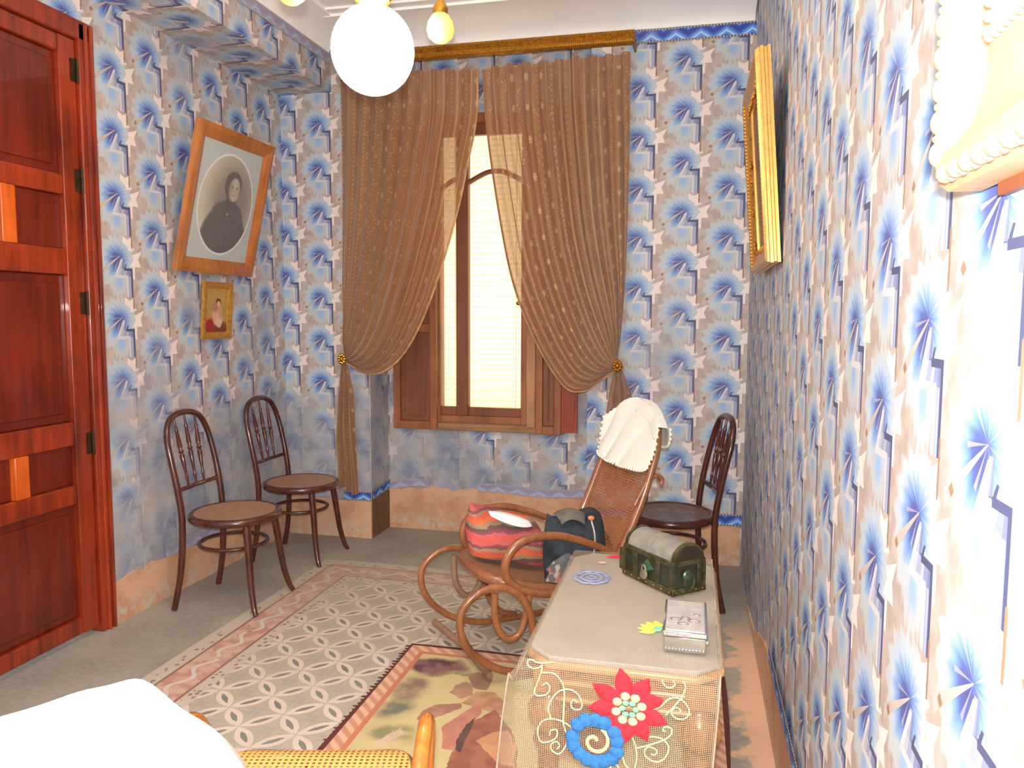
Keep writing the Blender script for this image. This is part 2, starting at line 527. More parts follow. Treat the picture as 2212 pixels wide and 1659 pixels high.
# ------------------------------------------------------------------ the room
XL, XR, YB, XBEAM = -2.466, 0.2845, 4.318, -2.129
ZC, ZBEAM, ND = 2.91, 2.692, 0.2785
NX0, NX1 = -1.902, -0.579
YF = -0.9
YN = YB + ND
def uvf(P, u0, v0, rep, axis_u, sign=1):
    def f(q, ax):
        if axis_u == 'x':
            u = q[0] if ax != 0 else q[0] + q[1] - YB
        else:
            u = q[1] if ax != 1 else q[1] + q[0]
        v = q[2] if ax != 2 else q[2] + (q[0] - XBEAM)
        return ((sign * u - u0) / rep, (v - v0) / rep)
    return f
uvL = uvf(0, 2.926, 2.439, 0.27, 'y')
uvR = uvf(0, -1.05, 1.369, 0.245, 'y', -1)
uvB = uvf(0, -0.063, 2.757, 0.27, 'x')
uvBL = uvf(0, -2.21, 2.264, 0.257, 'x')
uvN = uvf(0, -1.5, 0.52, 0.262, 'x')

fl = obj('floor', MB().box((XL - 0.1, YF, -0.1), (XR + 0.1, YN + 0.9, 0.0)), M_FLOOR, smooth=False)
tag(fl, 'bare grey cement floor with peeling paint along the wall', 'floor', kind='structure')

DY0, DY1, DZ = 1.95, 2.80, 2.55      # door opening
wl = MB()
wl.box((XL - 0.15, DY1, 0), (XL, YN + 0.1, 3.3), uvL)
wl.box((XL - 0.15, DY0, DZ), (XL, DY1, 3.3), uvL)
wl.box((XL - 0.15, YF, 0), (XL, DY0, 3.3), uvL)
tag(obj('wall_left', wl, M_PAPER, smooth=False), 'blue patterned wallpaper wall with the door and the oval portrait', 'wall', kind='structure')
tag(obj('wall_right', MB().box((XR, YF, 0), (XR + 0.12, YN + 0.1, 3.3), uvR), M_PAPER, smooth=False), 'blue patterned wallpaper wall carrying the gilt frames', 'wall', kind='structure')
tag(obj('wall_back_1', MB().box((NX1, YB, 0), (XR, YN + 0.1, 3.3), uvB), M_PAPER, smooth=False), 'blue patterned wallpaper wall behind the lone chair, right of the window', 'wall', kind='structure')
tag(obj('wall_back_2', MB().box((XL, YB, 0), (NX0, YN + 0.1, 3.3), uvBL), M_PAPER, smooth=False), 'narrow wallpaper wall between the corner and the window recess', 'wall', kind='structure')
WX0, WX1, WZ0, WZ1 = -1.60, -0.98, 0.70, 2.60      # window opening in the recess wall
wn = MB()
wn.box((NX0, YN, 0), (NX1, YN + 0.1, WZ0), uvN)
wn.box((NX0, YN, WZ1), (NX1, YN + 0.1, 3.3), uvN)
wn.box((NX0, YN, WZ0), (WX0, YN + 0.1, WZ1), uvN)
wn.box((WX1, YN, WZ0), (NX1, YN + 0.1, WZ1), uvN)
tag(obj('wall_back_3', wn, M_PAPER, smooth=False), 'wallpapered wall of the recess around and below the window', 'wall', kind='structure')
tag(obj('beam', MB().box((XL, YF, ZBEAM), (XBEAM, YB, 3.3), uvL), M_PAPER, smooth=False), 'wallpapered beam running along the top of the portrait wall', 'beam', kind='structure')

# ceiling with a shallow cove at the back and along the beam
tag(obj('ceiling', MB().box((XL - 0.1, YF, 3.02), (XR + 0.1, YN + 0.1, 3.12)), M_CEIL, smooth=False), 'plain white ceiling', 'ceiling', kind='structure')
def cove_profile(r, h, n=10):
    return [(-r * (1 - cos(PI / 2 * i / n)), h * sin(PI / 2 * i / n)) for i in range(n + 1)]
pr = cove_profile(0.30, 0.085)
prof = [(YB + 0.02, ZC - 0.0)] + [(YB + a, ZC + z) for a, z in pr] + [(YB - 0.32, ZC + 0.085), (YB - 0.32, ZC + 0.098), (YB - 0.38, ZC + 0.098), (YB - 0.38, 3.03), (YB + 0.02, 3.03)]
tag(obj('cove_back', MB().prism(prof, XBEAM, XR - 0.012, 'yz'), M_CEIL), 'white coved cornice above the window wall', 'cornice', kind='structure')
prof = [(XBEAM - 0.02, ZC)] + [(XBEAM - a, ZC + z) for a, z in cove_profile(0.16, 0.09)] + [(XBEAM + 0.16, 3.03), (XBEAM - 0.02, 3.03)]
tag(obj('cove_left', MB().prism(prof, YF, YB - 0.02, 'xz'), M_CEIL), 'white coved cornice along the wallpapered beam', 'cornice', kind='structure')

# plaster skirting
def rough_top(a0, a1, h, n=24, amp=0.012):
    return [(a0, 0)] + [(a1, 0)] + [(lerp(a1, a0, i / n), h + random.uniform(-amp, amp)) for i in range(n + 1)]
tag(obj('baseboard_left', MB().prism(rough_top(DY1 + 0.005, YB, 0.2), XL, XL + 0.008, 'yz'), M_DADO, smooth=False), 'stained peach plaster skirting under the two chairs', 'baseboard', kind='structure')
tag(obj('baseboard_back_1', MB().prism(rough_top(XL + 0.01, NX0, 0.24), YB - 0.008, YB, 'xz'), M_DADO, smooth=False), 'peach plaster skirting in the corner behind the chairs', 'baseboard', kind='structure')
tag(obj('baseboard_back_2', MB().prism(rough_top(NX0, NX1, 0.27, 30, 0.018), YN - 0.008, YN, 'xz'), M_DADO, smooth=False), 'crumbling peach plaster skirting below the window', 'baseboard', kind='structure')
tag(obj('baseboard_back_3', MB().prism(rough_top(NX1, XR - 0.01, 0.23), YB - 0.008, YB, 'xz'), M_DADO, smooth=False), 'peach plaster skirting behind the lone chair', 'baseboard', kind='structure')
tag(obj('baseboard_recess', MB().prism(rough_top(YB, YN, 0.25, 6, 0.005), NX0, NX0 + 0.006, 'yz'), simple('brown_plaster', S(120, 86, 62), 0.9, var=0.1), smooth=False), 'dark brown skirting on the return of the window recess', 'baseboard', kind='structure')
rb = [(YF, 0), (3.75, 0), (3.55, 0.03), (3.3, 0.05), (3.1, 0.12), (2.85, 0.19), (2.62, 0.225), (2.4, 0.215), (2.0, 0.22), (1.4, 0.215), (YF, 0.22)]
tag(obj('baseboard_right', MB().prism(rb, XR - 0.008, XR, 'yz'), M_DADO, smooth=False), 'torn peach plaster skirting beside the table', 'baseboard', kind='structure')

def strip(name, n, pts_fn, u0, u1, label, mat=None):
    """printed paper border: a thin strip; pts_fn(u, v) -> point, v 0..1"""
    mb = MB().grid(n, 1, lambda a, c: pts_fn(lerp(u0, u1, a), c), lambda a, c: (lerp(u0, u1, a), c))
    return tag(obj(name, mb, mat or M_BORDER, smooth=False, solid=0.002), label, 'border', kind='structure')
strip('trim_1', 4, lambda u, v: (u, YB - 0.006, lerp(2.835, 2.905, v)), -0.335, XR - 0.003, 'blue zigzag paper border under the cornice beside the curtain')
strip('trim_2', 4, lambda u, v: (u, YB - 0.012, lerp(0.225, 0.29, v)), NX1, XR - 0.003, 'blue zigzag paper border low behind the lone chair')
strip('trim_3', 20, lambda u, v: (u, YN - 0.012, lerp(0.262, 0.315, v) + 0.008 * sin(u * 9)), -1.30, NX1, 'faded blue paper border under the window', M_BORDERF)
strip('trim_4', 6, lambda u, v: (NX0 + 0.009, u, lerp(0.245, 0.30, v) + (u - YB) * 0.05), YB + 0.002, YN - 0.002, 'blue paper border on the return of the recess')
strip('trim_5', 10, lambda u, v: (u, YN - 0.012, lerp(0.268, 0.318, v) + 0.012 * sin(u * 14)), NX0 + 0.01, -1.62, 'torn blue paper border in the corner of the recess', M_BORDERF)
strip('trim_6', 10, lambda u, v: (XR - 0.011, u, lerp(0.215, 0.268, v)), YF, 2.64, 'bright blue paper border low on the wall beside the table')
strip('trim_7', 6, lambda u, v: (XL + 0.011, u, lerp(0.2, 0.262, v)), 3.14, 3.55, 'scrap of blue paper border behind the two chairs', M_BORDERF)
strip('trim_8', 10, lambda u, v: (XBEAM + 0.004, u, lerp(2.845, 2.908, v)), YF, YB - 0.01, 'blue zigzag paper border along the top of the beam', M_BORDERF)
strip('trim_9', 4, lambda u, v: (u, YB - 0.012, lerp(0.235, 0.292, v)), -2.08, NX0, 'blue paper border low beside the curtain tail')

# ------------------------------------------------------------------ door
d1 = thing('door_1', 'tall glossy red-brown panelled wooden door with dark hinges', 'door', (XL, 0, 0), kind='structure')
jm = MB()
jm.box((-0.10, DY1 - 0.075, 0), (0.012, DY1 + 0.01, DZ)); jm.box((-0.10, DY0 - 0.01, 0), (0.012, DY0 + 0.075, DZ))
jm.box((-0.10, DY0 - 0.01, DZ - 0.07), (0.012, DY1 + 0.01, DZ + 0.01))
obj('door_frame', jm, M_DOOR, d1, bevel=0.006)
mo = MB()
for yy in (DY1 - 0.012, DY1 - 0.04):
    mo.tube([(0.014, yy, 0), (0.014, yy, DZ)], 0.009, 8)
obj('frame_moulding', mo, M_DOOR, d1)
LY0, LY1 = 2.025, 2.722
rails = [(0.03, 0.10), (0.585, 0.665), (0.83, 0.93), (1.53, 1.635), (1.85, 1.93), (2.41, 2.478)]
obj('stile', MB().box((-0.055, LY1 - 0.085, 0.03), (-0.005, LY1, 2.478)), M_DOOR, d1, bevel=0.004)
obj('stile', MB().box((-0.055, LY0, 0.03), (-0.005, LY0 + 0.085, 2.478)), M_DOOR, d1, bevel=0.004)
for a, c in rails:
    obj('rail', MB().box((-0.054, LY0 + 0.085, a), (-0.008, LY1 - 0.085, c)), M_DOOR, d1, bevel=0.005)
def panel(z0, z1, y0=LY0 + 0.085, y1=LY1 - 0.085):
    mb = MB().box((-0.05, y0, z0), (-0.03, y1, z1))
    i = 0.035
    if z1 - z0 > 0.3:
        mb.box((-0.03, y0 + i, z0 + i), (-0.022, y1 - i, z1 - i))
    obj('panel', mb, M_DOORP, d1, bevel=0.004)
panel(0.10, 0.585); panel(0.93, 1.53); panel(1.93, 2.41)
for z0, z1 in ((0.665, 0.83), (1.635, 1.85)):
    ym = 2.375
    obj('muntin', MB().box((-0.054, ym - 0.032, z0), (-0.006, ym + 0.032, z1)), M_DOORM, d1, bevel=0.004)
    panel(z0, z1, LY0 + 0.085, ym - 0.032); panel(z0, z1, ym + 0.032, LY1 - 0.085)
for z in (2.355, 1.916, 1.417, 0.83):
    hg = obj('hinge', MB().box((-0.006, LY1 - 0.03, z - 0.045), (-0.001, LY1 + 0.004, z + 0.045)), M_IRON, d1)
    obj('pin', MB().tube([(0.004, LY1 + 0.002, z - 0.05), (0.004, LY1 + 0.002, z + 0.05)], 0.006, 8), M_IRON, hg)

# ------------------------------------------------------------------ window in the recess
w1 = thing('window_1', 'tall brown wooden window with folded inner shutters in the recess', 'window', (0, YN, 0), kind='structure')
# all in x, z on the recess wall; y is relative to it
fr = MB()
for a, c in (((WX0, 0.0, WZ0), (WX0 + 0.05, 0.09, WZ1)), ((WX1 - 0.05, 0.0, WZ0), (WX1, 0.09, WZ1)), ((WX0 + 0.05, 0.0, WZ0), (WX1 - 0.05, 0.09, WZ0 + 0.045)), ((WX0 + 0.05, 0.0, WZ1 - 0.06), (WX1 - 0.05, 0.09, WZ1))):
    fr.box(a, c)
obj('window_frame', fr, M_WIN, w1, bevel=0.004)
obj('mullion', MB().box((-1.446, 0.0, WZ0 + 0.045), (-1.368, 0.06, WZ1 - 0.06)), M_WINP, w1, bevel=0.005)
for x0, x1 in ((-1.55, -1.446), (-1.368, -1.03)):
    obj('sash_rail', MB().box((x0, 0.005, WZ0 + 0.045), (x1, 0.05, WZ0 + 0.10)), M_WINP, w1, bevel=0.004)
    obj('top_rail', MB().box((x0, 0.005, 2.47), (x1, 0.05, WZ1 - 0.06)), M_WINP, w1, bevel=0.004)
ar = [(-1.37, 0.028, 2.19), (-1.31, 0.028, 2.222), (-1.24, 0.028, 2.25), (-1.16, 0.028, 2.25), (-1.09, 0.028, 2.222), (-1.03, 0.028, 2.19)]
obj('arched_bar', MB().tube(cr(ar, 5), 0.016, 8), M_WINP, w1)
ar = [(-1.45, 0.028, 2.215), (-1.50, 0.028, 2.19), (-1.55, 0.028, 2.15)]
obj('arched_bar', MB().tube(cr(ar, 5), 0.016, 8), M_WINP, w1)
gl = NB('window_glass'); gl.color((0.95, 0.97, 0.95, 1)); gl.setp(Roughness=0.05); gl.alpha(0.07)
obj('pane', MB().box((-1.368, 0.030, WZ0 + 0.10), (-1.03, 0.033, 2.47)), gl.mat, w1, smooth=False)
obj('pane', MB().box((-1.55, 0.030, WZ0 + 0.10), (-1.446, 0.033, 2.47)), gl.mat, w1, smooth=False)
obj('window_sill', MB().box((-1.84, -0.035, 0.655), (-0.75, 0.0, 0.70)), wood('worn_sill_wood', S(176, 130, 90), S(120, 84, 56), 0.7, (14, 1, 1)), w1, bevel=0.006)
def shutter(x0, x1, z0, z1, y0, mf, mp, splits):
    t = 0.025; bw = 0.045
    sh = obj('shutter', MB().box((x0, y0 - t, z0), (x0 + bw, y0, z1)).box((x1 - bw, y0 - t, z0), (x1, y0, z1)), mf, w1, bevel=0.004)
    zs = [z0] + splits + [z1]
    for i in range(len(zs) - 1):
        a, c = zs[i], zs[i + 1]
        obj('shutter_rail', MB().box((x0 + bw, y0 - t, a), (x1 - bw, y0, a + 0.05)), mf, sh, bevel=0.003)
        obj('shutter_panel', MB().box((x0 + bw, y0 - t * 0.6, a + 0.05), (x1 - bw, y0 - 0.003, c)).box((x0 + bw + 0.03, y0 - t * 0.85, a + 0.08), (x1 - bw - 0.03, y0 - t * 0.5, c - 0.03)), mp, sh, bevel=0.004)
    obj('shutter_rail', MB().box((x0 + bw, y0 - t, z1 - 0.05), (x1 - bw, y0, z1)), mf, sh, bevel=0.003)
    return sh
shutter(-1.842, -1.555, 0.66, 2.62, -0.036, M_WIN, M_WINP, [1.27, 1.95])
shutter(-0.925, -0.765, 0.655, 2.62, -0.036, M_WIN, M_WINP, [1.3, 1.95])
obj('shutter_post', MB().box((-0.985, -0.04, 0.69), (-0.93, -0.003, 2.62)), wood('pale_worn_wood', S(190, 140, 96), S(128, 84, 54), 0.6), w1, bevel=0.004)
rs = MB().box((-0.762, -0.075, 0.675), (-0.665, -0.05, 2.62)); rs.box((-0.745, -0.078, 0.72), (-0.68, -0.075, 2.57))
obj('red_shutter', rs, M_WINR, w1, bevel=0.003)
obj('window_knob', MB().lathe([(0.004, 0), (0.006, 0.012), (0.012, 0.02), (0.014, 0.03), (0.008, 0.038), (0.001, 0.04)], (-1.04, -0.001, 1.45), 12, (0, -1, 0)), M_BRASS, w1)

bl = NB('blind_slat'); bl.color(S(226, 208, 164)); bl.setp(Roughness=0.6); bl.translucent(0.5, S(240, 222, 176))
bd = thing('window_blind', 'cream slatted blind glowing with daylight outside the glass', 'blind', (-1.29, YN + 0.135, 0.66))
sm = MB().grid(1, 5, lambda a, c: (lerp(-0.36, 0.36, a), 0.006 * sin(c * PI), lerp(0, 0.036, c))).mesh('slat')
sm.materials.append(bl.mat)
for i in range(60):
    o = obj('slat', sm, None, bd, loc=(0, 0.004 * (i % 2), i * 0.0335), rot=(0.10, 0, 0))
for x in (-0.2, 0.2):
    obj('cord', MB().tube([(x, -0.006, 0), (x, -0.006, 2.03)], 0.0018, 6), simple('blind_cord', S(220, 205, 165), 0.8), bd)
obj('bottom_bar', MB().box((-0.36, -0.008, -0.02), (0.36, 0.012, 0.0)), simple('blind_bar', S(226, 210, 165), 0.6), bd)

# ------------------------------------------------------------------ curtains and pelmet
def curtain_mat():
    b = NB('sheer_lace')
    u, v, _ = b.xyz(b.oc('UV'))              # u metres across the cloth, v metres down
    base = b.mix(b.noise(b.comb(b.m('MULTIPLY', u, 9.0), b.m('MULTIPLY', v, 0.8)), 3.0, 3.0), S(150, 100, 64), S(190, 140, 96))
    su = b.m('FRACT', b.m('MULTIPLY', u, 1 / 0.16))
    line = b.m('LESS_THAN', b.m('ABSOLUTE', b.m('SUBTRACT', su, 0.5)), 0.025)
    line = b.m('MAXIMUM', line, b.m('LESS_THAN', b.m('ABSOLUTE', b.m('SUBTRACT', su, 0.86)), 0.018))
    # flowers every 12 cm on one stripe, a wandering sprig on the other
    fv = b.m('SUBTRACT', b.m('FRACT', b.m('MULTIPLY', v, 1 / 0.12)), 0.5)
    fx = b.m('MULTIPLY', b.m('SUBTRACT', su, 0.68), 0.16 / 0.12)
    rr = b.m('SQRT', b.m('ADD', b.m('MULTIPLY', fv, fv), b.m('MULTIPLY', b.m('MULTIPLY', fx, fx), 1.6)))
    pet = b.m('MULTIPLY_ADD', b.m('COSINE', b.m('MULTIPLY', b.m('ARCTAN2', fv, fx), 6.0)), 0.035, 0.11)
    flower = b.m('LESS_THAN', rr, pet)
    sx = b.m('SUBTRACT', su, b.m('MULTIPLY_ADD', b.m('SINE', b.m('MULTIPLY', v, 50.0)), 0.09, 0.2))
    vor = b.voro(b.comb(u, v), 95.0)
    sprig = b.m('MULTIPLY', b.m('LESS_THAN', b.m('ABSOLUTE', sx), 0.085), b.m('LESS_THAN', vor, 0.30))
    dots = b.m('MULTIPLY', b.m('LESS_THAN', b.m('ABSOLUTE', b.m('SUBTRACT', su, 0.02)), 0.03), b.m('GREATER_THAN', b.m('SINE', b.m('MULTIPLY', v, 260.0)), 0.1))
    pat = b.m('MAXIMUM', b.m('MAXIMUM', flower, sprig), b.m('MAXIMUM', b.m('MULTIPLY', line, 0.6), b.m('MULTIPLY', dots, 0.6)))
    col = b.mix(b.m('MULTIPLY', pat, 0.5), base, S(226, 194, 152))
    b.color(col)
    b.setp(Roughness=0.42)
    b.bsdf.inputs['Sheen Weight'].default_value = 0.4
    b.translucent(0.3, b.mix(pat, S(176, 112, 64), S(226, 180, 120)))
    b.alpha(b.m('MULTIPLY_ADD', pat, 0.10, 0.82))
    return b.mat
M_CURT = curtain_mat()
YCU = 4.225
def curtain(label, outer, inner, tail, side, width):
    th = thing('curtain', label, 'curtain', (outer[-1][0], YCU, tail[-1][2]), group='sheer curtains at the window')
    ox, oz = outer[-1][0], tail[-1][2]
    O = cr([(x, 0, z) for x, z in outer], 6); I = cr([(x, 0, z) for x, z in inner], 6)
    def at(L, s):
        t = s * (len(L) - 1); i = min(int(t), len(L) - 2)
        return L[i].lerp(L[i + 1], t - i)
    nf = 9
    def fn(t, s):
        a = at(O, s); c = at(I, s)
        # the drape sags between the two edges as it nears the tie
        p = a.lerp(c, t)
        p.z -= 0.10 * sin(PI * t) * s ** 3 * (1 - s) * 4
        amp = 0.030 * (1 - 0.6 * s) * (0.4 + 0.6 * min(1, s * 6))
        p.y = amp * sin(2 * PI * nf * t + 0.6 * sin(3 * s)) + 0.012 * sin(2 * PI * 2.3 * t + 2 * s)
        p.x += 0.010 * (1 - s) * sin(4 * PI * nf * t + 1)
        if s < 0.03: p.z += 0.012 * sin(2 * PI * nf * t)
        if s > 0.93:
            k = (s - 0.93) / 0.07
            p.x = lerp(p.x, ox + 0.012 * side * (t - .5), k * 0.9); p.y = lerp(p.y, 0.02 * sin(2 * PI * t), k)
        return (p.x - ox, p.y, p.z - oz)
    L = outer[0][1] - outer[-1][1]
    mb = MB().grid(150, 70, fn, lambda t, s: (t * width, s * L * (1 + 0.35 * t)))
    obj('drape', mb, M_CURT, th)
    # hem along the inner edge
    hem = [fn(1.0, i / 60) for i in range(61)]
    obj('hem', MB().tube(hem, 0.006, 6), simple('curtain_hem', S(196, 150, 104), 0.5), th)
    # tail hanging below the tie
    T = tail
    def ft(t, s):
        z = lerp(T[0][2], T[-1][2], s)
        l = interp([-q[2] for q in T], [q[0] for q in T], -z); r = interp([-q[2] for q in T], [q[1] for q in T], -z)
        return (lerp(l, r, t) - ox, 0.022 * sin(2 * PI * 3.2 * t + 3 * s) * min(1, s * 3 + 0.3), z - oz + 0.02 * sin(6 * t) * (s > 0.98))
    obj('tail', MB().grid(40, 40, ft, lambda t, s: (0.3 + t * 0.32, s * 0.8)), M_CURT, th)
    tz = outer[-1][1] - oz
    tb = MB()
    for i in range(9):
        an = 2 * PI * i / 9
        tb.ball((0.018 * cos(an), -0.028, tz + 0.024 * sin(an)), 0.011, 8, 6)
    tb.ball((0, -0.032, tz), 0.014, 10, 6)
    tb.tube([(0.028 * cos(a_ * 0.314), -0.005 + 0.028 * sin(a_ * 0.314), tz - 0.01) for a_ in range(20)], 0.006, 6, closed=True)
    obj('tieback', tb, M_BRASS, th)
    return th
curtain('brown lace curtain with a glossy drape, tied beside the corner',
        [(-2.035, 2.765), (-2.036, 2.35), (-2.040, 1.917), (-2.044, 1.5), (-2.030, 1.114)],
        [(-1.212, 2.74), (-1.217, 2.483), (-1.27, 2.23), (-1.326, 1.978), (-1.437, 1.615), (-1.552, 1.324), (-1.668, 1.134), (-1.80, 1.035), (-1.93, 1.04), (-2.014, 1.114)],
        [(-2.045, -2.012, 1.10), (-2.075, -1.975, 0.90), (-2.095, -1.962, 0.65), (-2.075, -1.945, 0.40), (-2.08, -1.94, 0.31)], -1, 1.55)
curtain('brown lace curtain tied back beside the lone chair',
        [(-0.368, 2.765), (-0.364, 2.316), (-0.366, 1.9), (-0.372, 1.55), (-0.399, 1.103)],
        [(-1.180, 2.74), (-1.150, 2.354), (-1.068, 1.844), (-0.987, 1.509), (-0.852, 1.199), (-0.706, 0.985), (-0.60, 0.955), (-0.50, 1.01), (-0.399, 1.103)],
        [(-0.415, -0.385, 1.10), (-0.44, -0.335, 0.98), (-0.462, -0.298, 0.85), (-0.47, -0.31, 0.7), (-0.47, -0.32, 0.45)], 1, 1.55)

pel = thing('curtain_pelmet', 'gilded brass pelmet rail above the two curtains', 'pelmet', (-1.22, 4.165, 2.80))
pm = MB().prism([(0.02, 0.055), (-0.012, 0.055), (-0.02, 0.04), (-0.006, 0.028), (-0.018, 0.012), (-0.018, -0.005), (-0.004, -0.012), (0.02, -0.012)], -0.80, 0.885, 'yz')
obj('rail', pm, simple('pelmet_gilt', S(178, 122, 36), 0.4, 0.6, var=0.2, nscale=70, bump=0.1), pel)
be = MB()
for i in range(141):
    be.ball((-0.795 + i * 0.0119, -0.019, 0.003), 0.0048, 6, 4)
o = obj('beading', be, M_BRASS, pel); o['kind'] = 'stuff'
for x in (-0.79, 0.878):
    obj('end_bracket', MB().box((x - 0.006, 0.0, -0.01), (x + 0.006, 0.150, 0.05)), M_GILTD, pel, bevel=0.003)

# ------------------------------------------------------------------ bentwood chairs
M_BENT = wood('dark_bentwood', S(92, 44, 30), S(48, 20, 14), 0.22, (1, 1, 8), 8.0, coat=0.5)
M_SEAT = simple('embossed_seat', S(168, 124, 96), 0.45, var=0.12, nscale=60)
def cane_mat(name, c, hole=0.30, pitch=0.012, back=None, rough=0.45):
    b = NB(name)
    u, v, _ = b.xyz(b.oc('UV'))
    fu = b.m('SUBTRACT', b.m('FRACT', b.m('MULTIPLY', u, 1 / pitch)), 0.5)
    fv = b.m('SUBTRACT', b.m('FRACT', b.m('MULTIPLY', v, 1 / pitch)), 0.5)
    d = b.m('SQRT', b.m('ADD', b.m('MULTIPLY', fu, fu), b.m('MULTIPLY', fv, fv)))
    n = b.noise(b.comb(u, v), 60.0, 3.0)
    b.color(b.mix(n, tuple(x * 0.75 for x in c[:3]) + (1,), c))
    b.setp(Roughness=rough)
    b.bump(d, 0.4, 0.003)
    b.alpha(b.m('GREATER_THAN', d, hole))
    return b.mat
M_CANE_DUST = cane_mat('dusty_cane', S(140, 116, 98), 0.24, 0.011)
def make_chair(label, cane=False):
    t = thing('bentwood_chair', label, 'chair', group='dark bentwood chairs')
    ZS = 0.435
    rim = [(0.195 * cos(2 * PI * i / 40), 0.195 * sin(2 * PI * i / 40)) for i in range(40)]
    sr = MB().tube([(x, y, ZS - 0.016) for x, y in rim], 0.019, 10, closed=True)
    obj('seat_rim', sr, M_BENT, t)
    if cane:
        mb = MB()
        def fs(a, r):
            return (r * 0.195 * cos(2 * PI * a), r * 0.195 * sin(2 * PI * a), ZS - 0.004 - 0.006 * (1 - r * r))
        mb.grid(40, 6, lambda a, r: fs(a, 0.02 + 0.98 * r), lambda a, r: fs(a, 0.02 + 0.98 * r)[:2])
        obj('seat', mb, M_CANE_DUST, t)
    else:
        obj('seat', MB().lathe([(0.19, -0.014), (0.19, -0.002), (0.185, 0.002), (0.12, -0.001), (0.0005, -0.003)], (0, 0, ZS - 0.002), 40), M_SEAT, t)
    # back hoop with the two rear legs in one bend
    half = [(-0.215, 0.178, 0.0), (-0.185, 0.172, 0.15), (-0.172, 0.166, 0.30), (-0.172, 0.163, 0.44), (-0.188, 0.165, 0.56), (-0.212, 0.166, 0.68), (-0.238, 0.158, 0.79), (-0.253, 0.125, 0.862), (-0.260, 0.068, 0.892)]
    pts = half + [(-0.262, 0.0, 0.90)] + [(x, -y, z) for x, y, z in half[::-1]]
    P = cr(pts, 5)
    rad = [0.0155 if 0.2 < p.z < 0.6 else 0.0145 for p in P]
    obj('back_hoop', MB().tube(P, rad, 12), M_BENT, t)
    obj('back_rail', MB().tube(cr([(-0.188, -0.162, 0.555), (-0.204, 0, 0.552), (-0.188, 0.162, 0.555)], 6), 0.010, 8), M_BENT, t)
    for k in (-1, 0, 1):
        a = Vector((-0.200, 0.060 * k, 0.553)); c = Vector((-0.258 if k == 0 else -0.256, 0.080 * k, 0.893 if k == 0 else 0.879))
        L = (c - a).length
        prof = [(0.005, 0), (0.006, 0.10), (0.0085, 0.14), (0.006, 0.17), (0.0075, 0.25), (0.012, 0.46), (0.0075, 0.49), (0.013, 0.515), (0.0075, 0.545), (0.0115, 0.60), (0.0075, 0.80), (0.0095, 0.83), (0.006, 0.86), (0.005, 1.0)]
        obj('spindle', MB().lathe([(r, h * L) for r, h in prof], a, 10, c - a), M_BENT, t)
    for s in (-1, 1):
        leg = cr([(0.128, 0.122 * s, 0.415), (0.145, 0.135 * s, 0.28), (0.162, 0.150 * s, 0.13), (0.183, 0.166 * s, 0.035), (0.198, 0.176 * s, 0.0)], 5)
        n = len(leg)
        obj('leg', MB().tube(leg, [lerp(0.0185, 0.0115, i / (n - 1)) for i in range(n)], 12), M_BENT, t)
    ring = [(0.155 * cos(2 * PI * i / 36) - 0.012, 0.152 * sin(2 * PI * i / 36), 0.285) for i in range(36)]
    obj('leg_ring', MB().tube(ring, 0.0095, 8, closed=True), M_BENT, t)
    return t
ch1 = make_chair('dark bentwood chair with spindle back, nearest the red door')
ch1.location = (-2.105, 3.19, 0.009); ch1.rotation_euler = (0, 0, 0.03)
ch2 = copy_tree(ch1); ch2['label'] = 'dark bentwood chair with spindle back, in the corner beside the curtain'
ch2.location = (-2.15, 3.905, 0); ch2.rotation_euler = (0, 0, 0.0)
ch3 = make_chair('dark bentwood chair with cane seat behind the rocking chair', True)
ch3.location = (-0.085, 3.72, 0); ch3.rotation_euler = (0, 0, PI + 0.22)
ch4 = copy_tree(ch1); ch4['label'] = 'bentwood chair hidden under the bright white lace cloth'
ch4.location = (-0.5225, 0.527, 0.0); ch4.rotation_euler = (0, 0, -0.80)

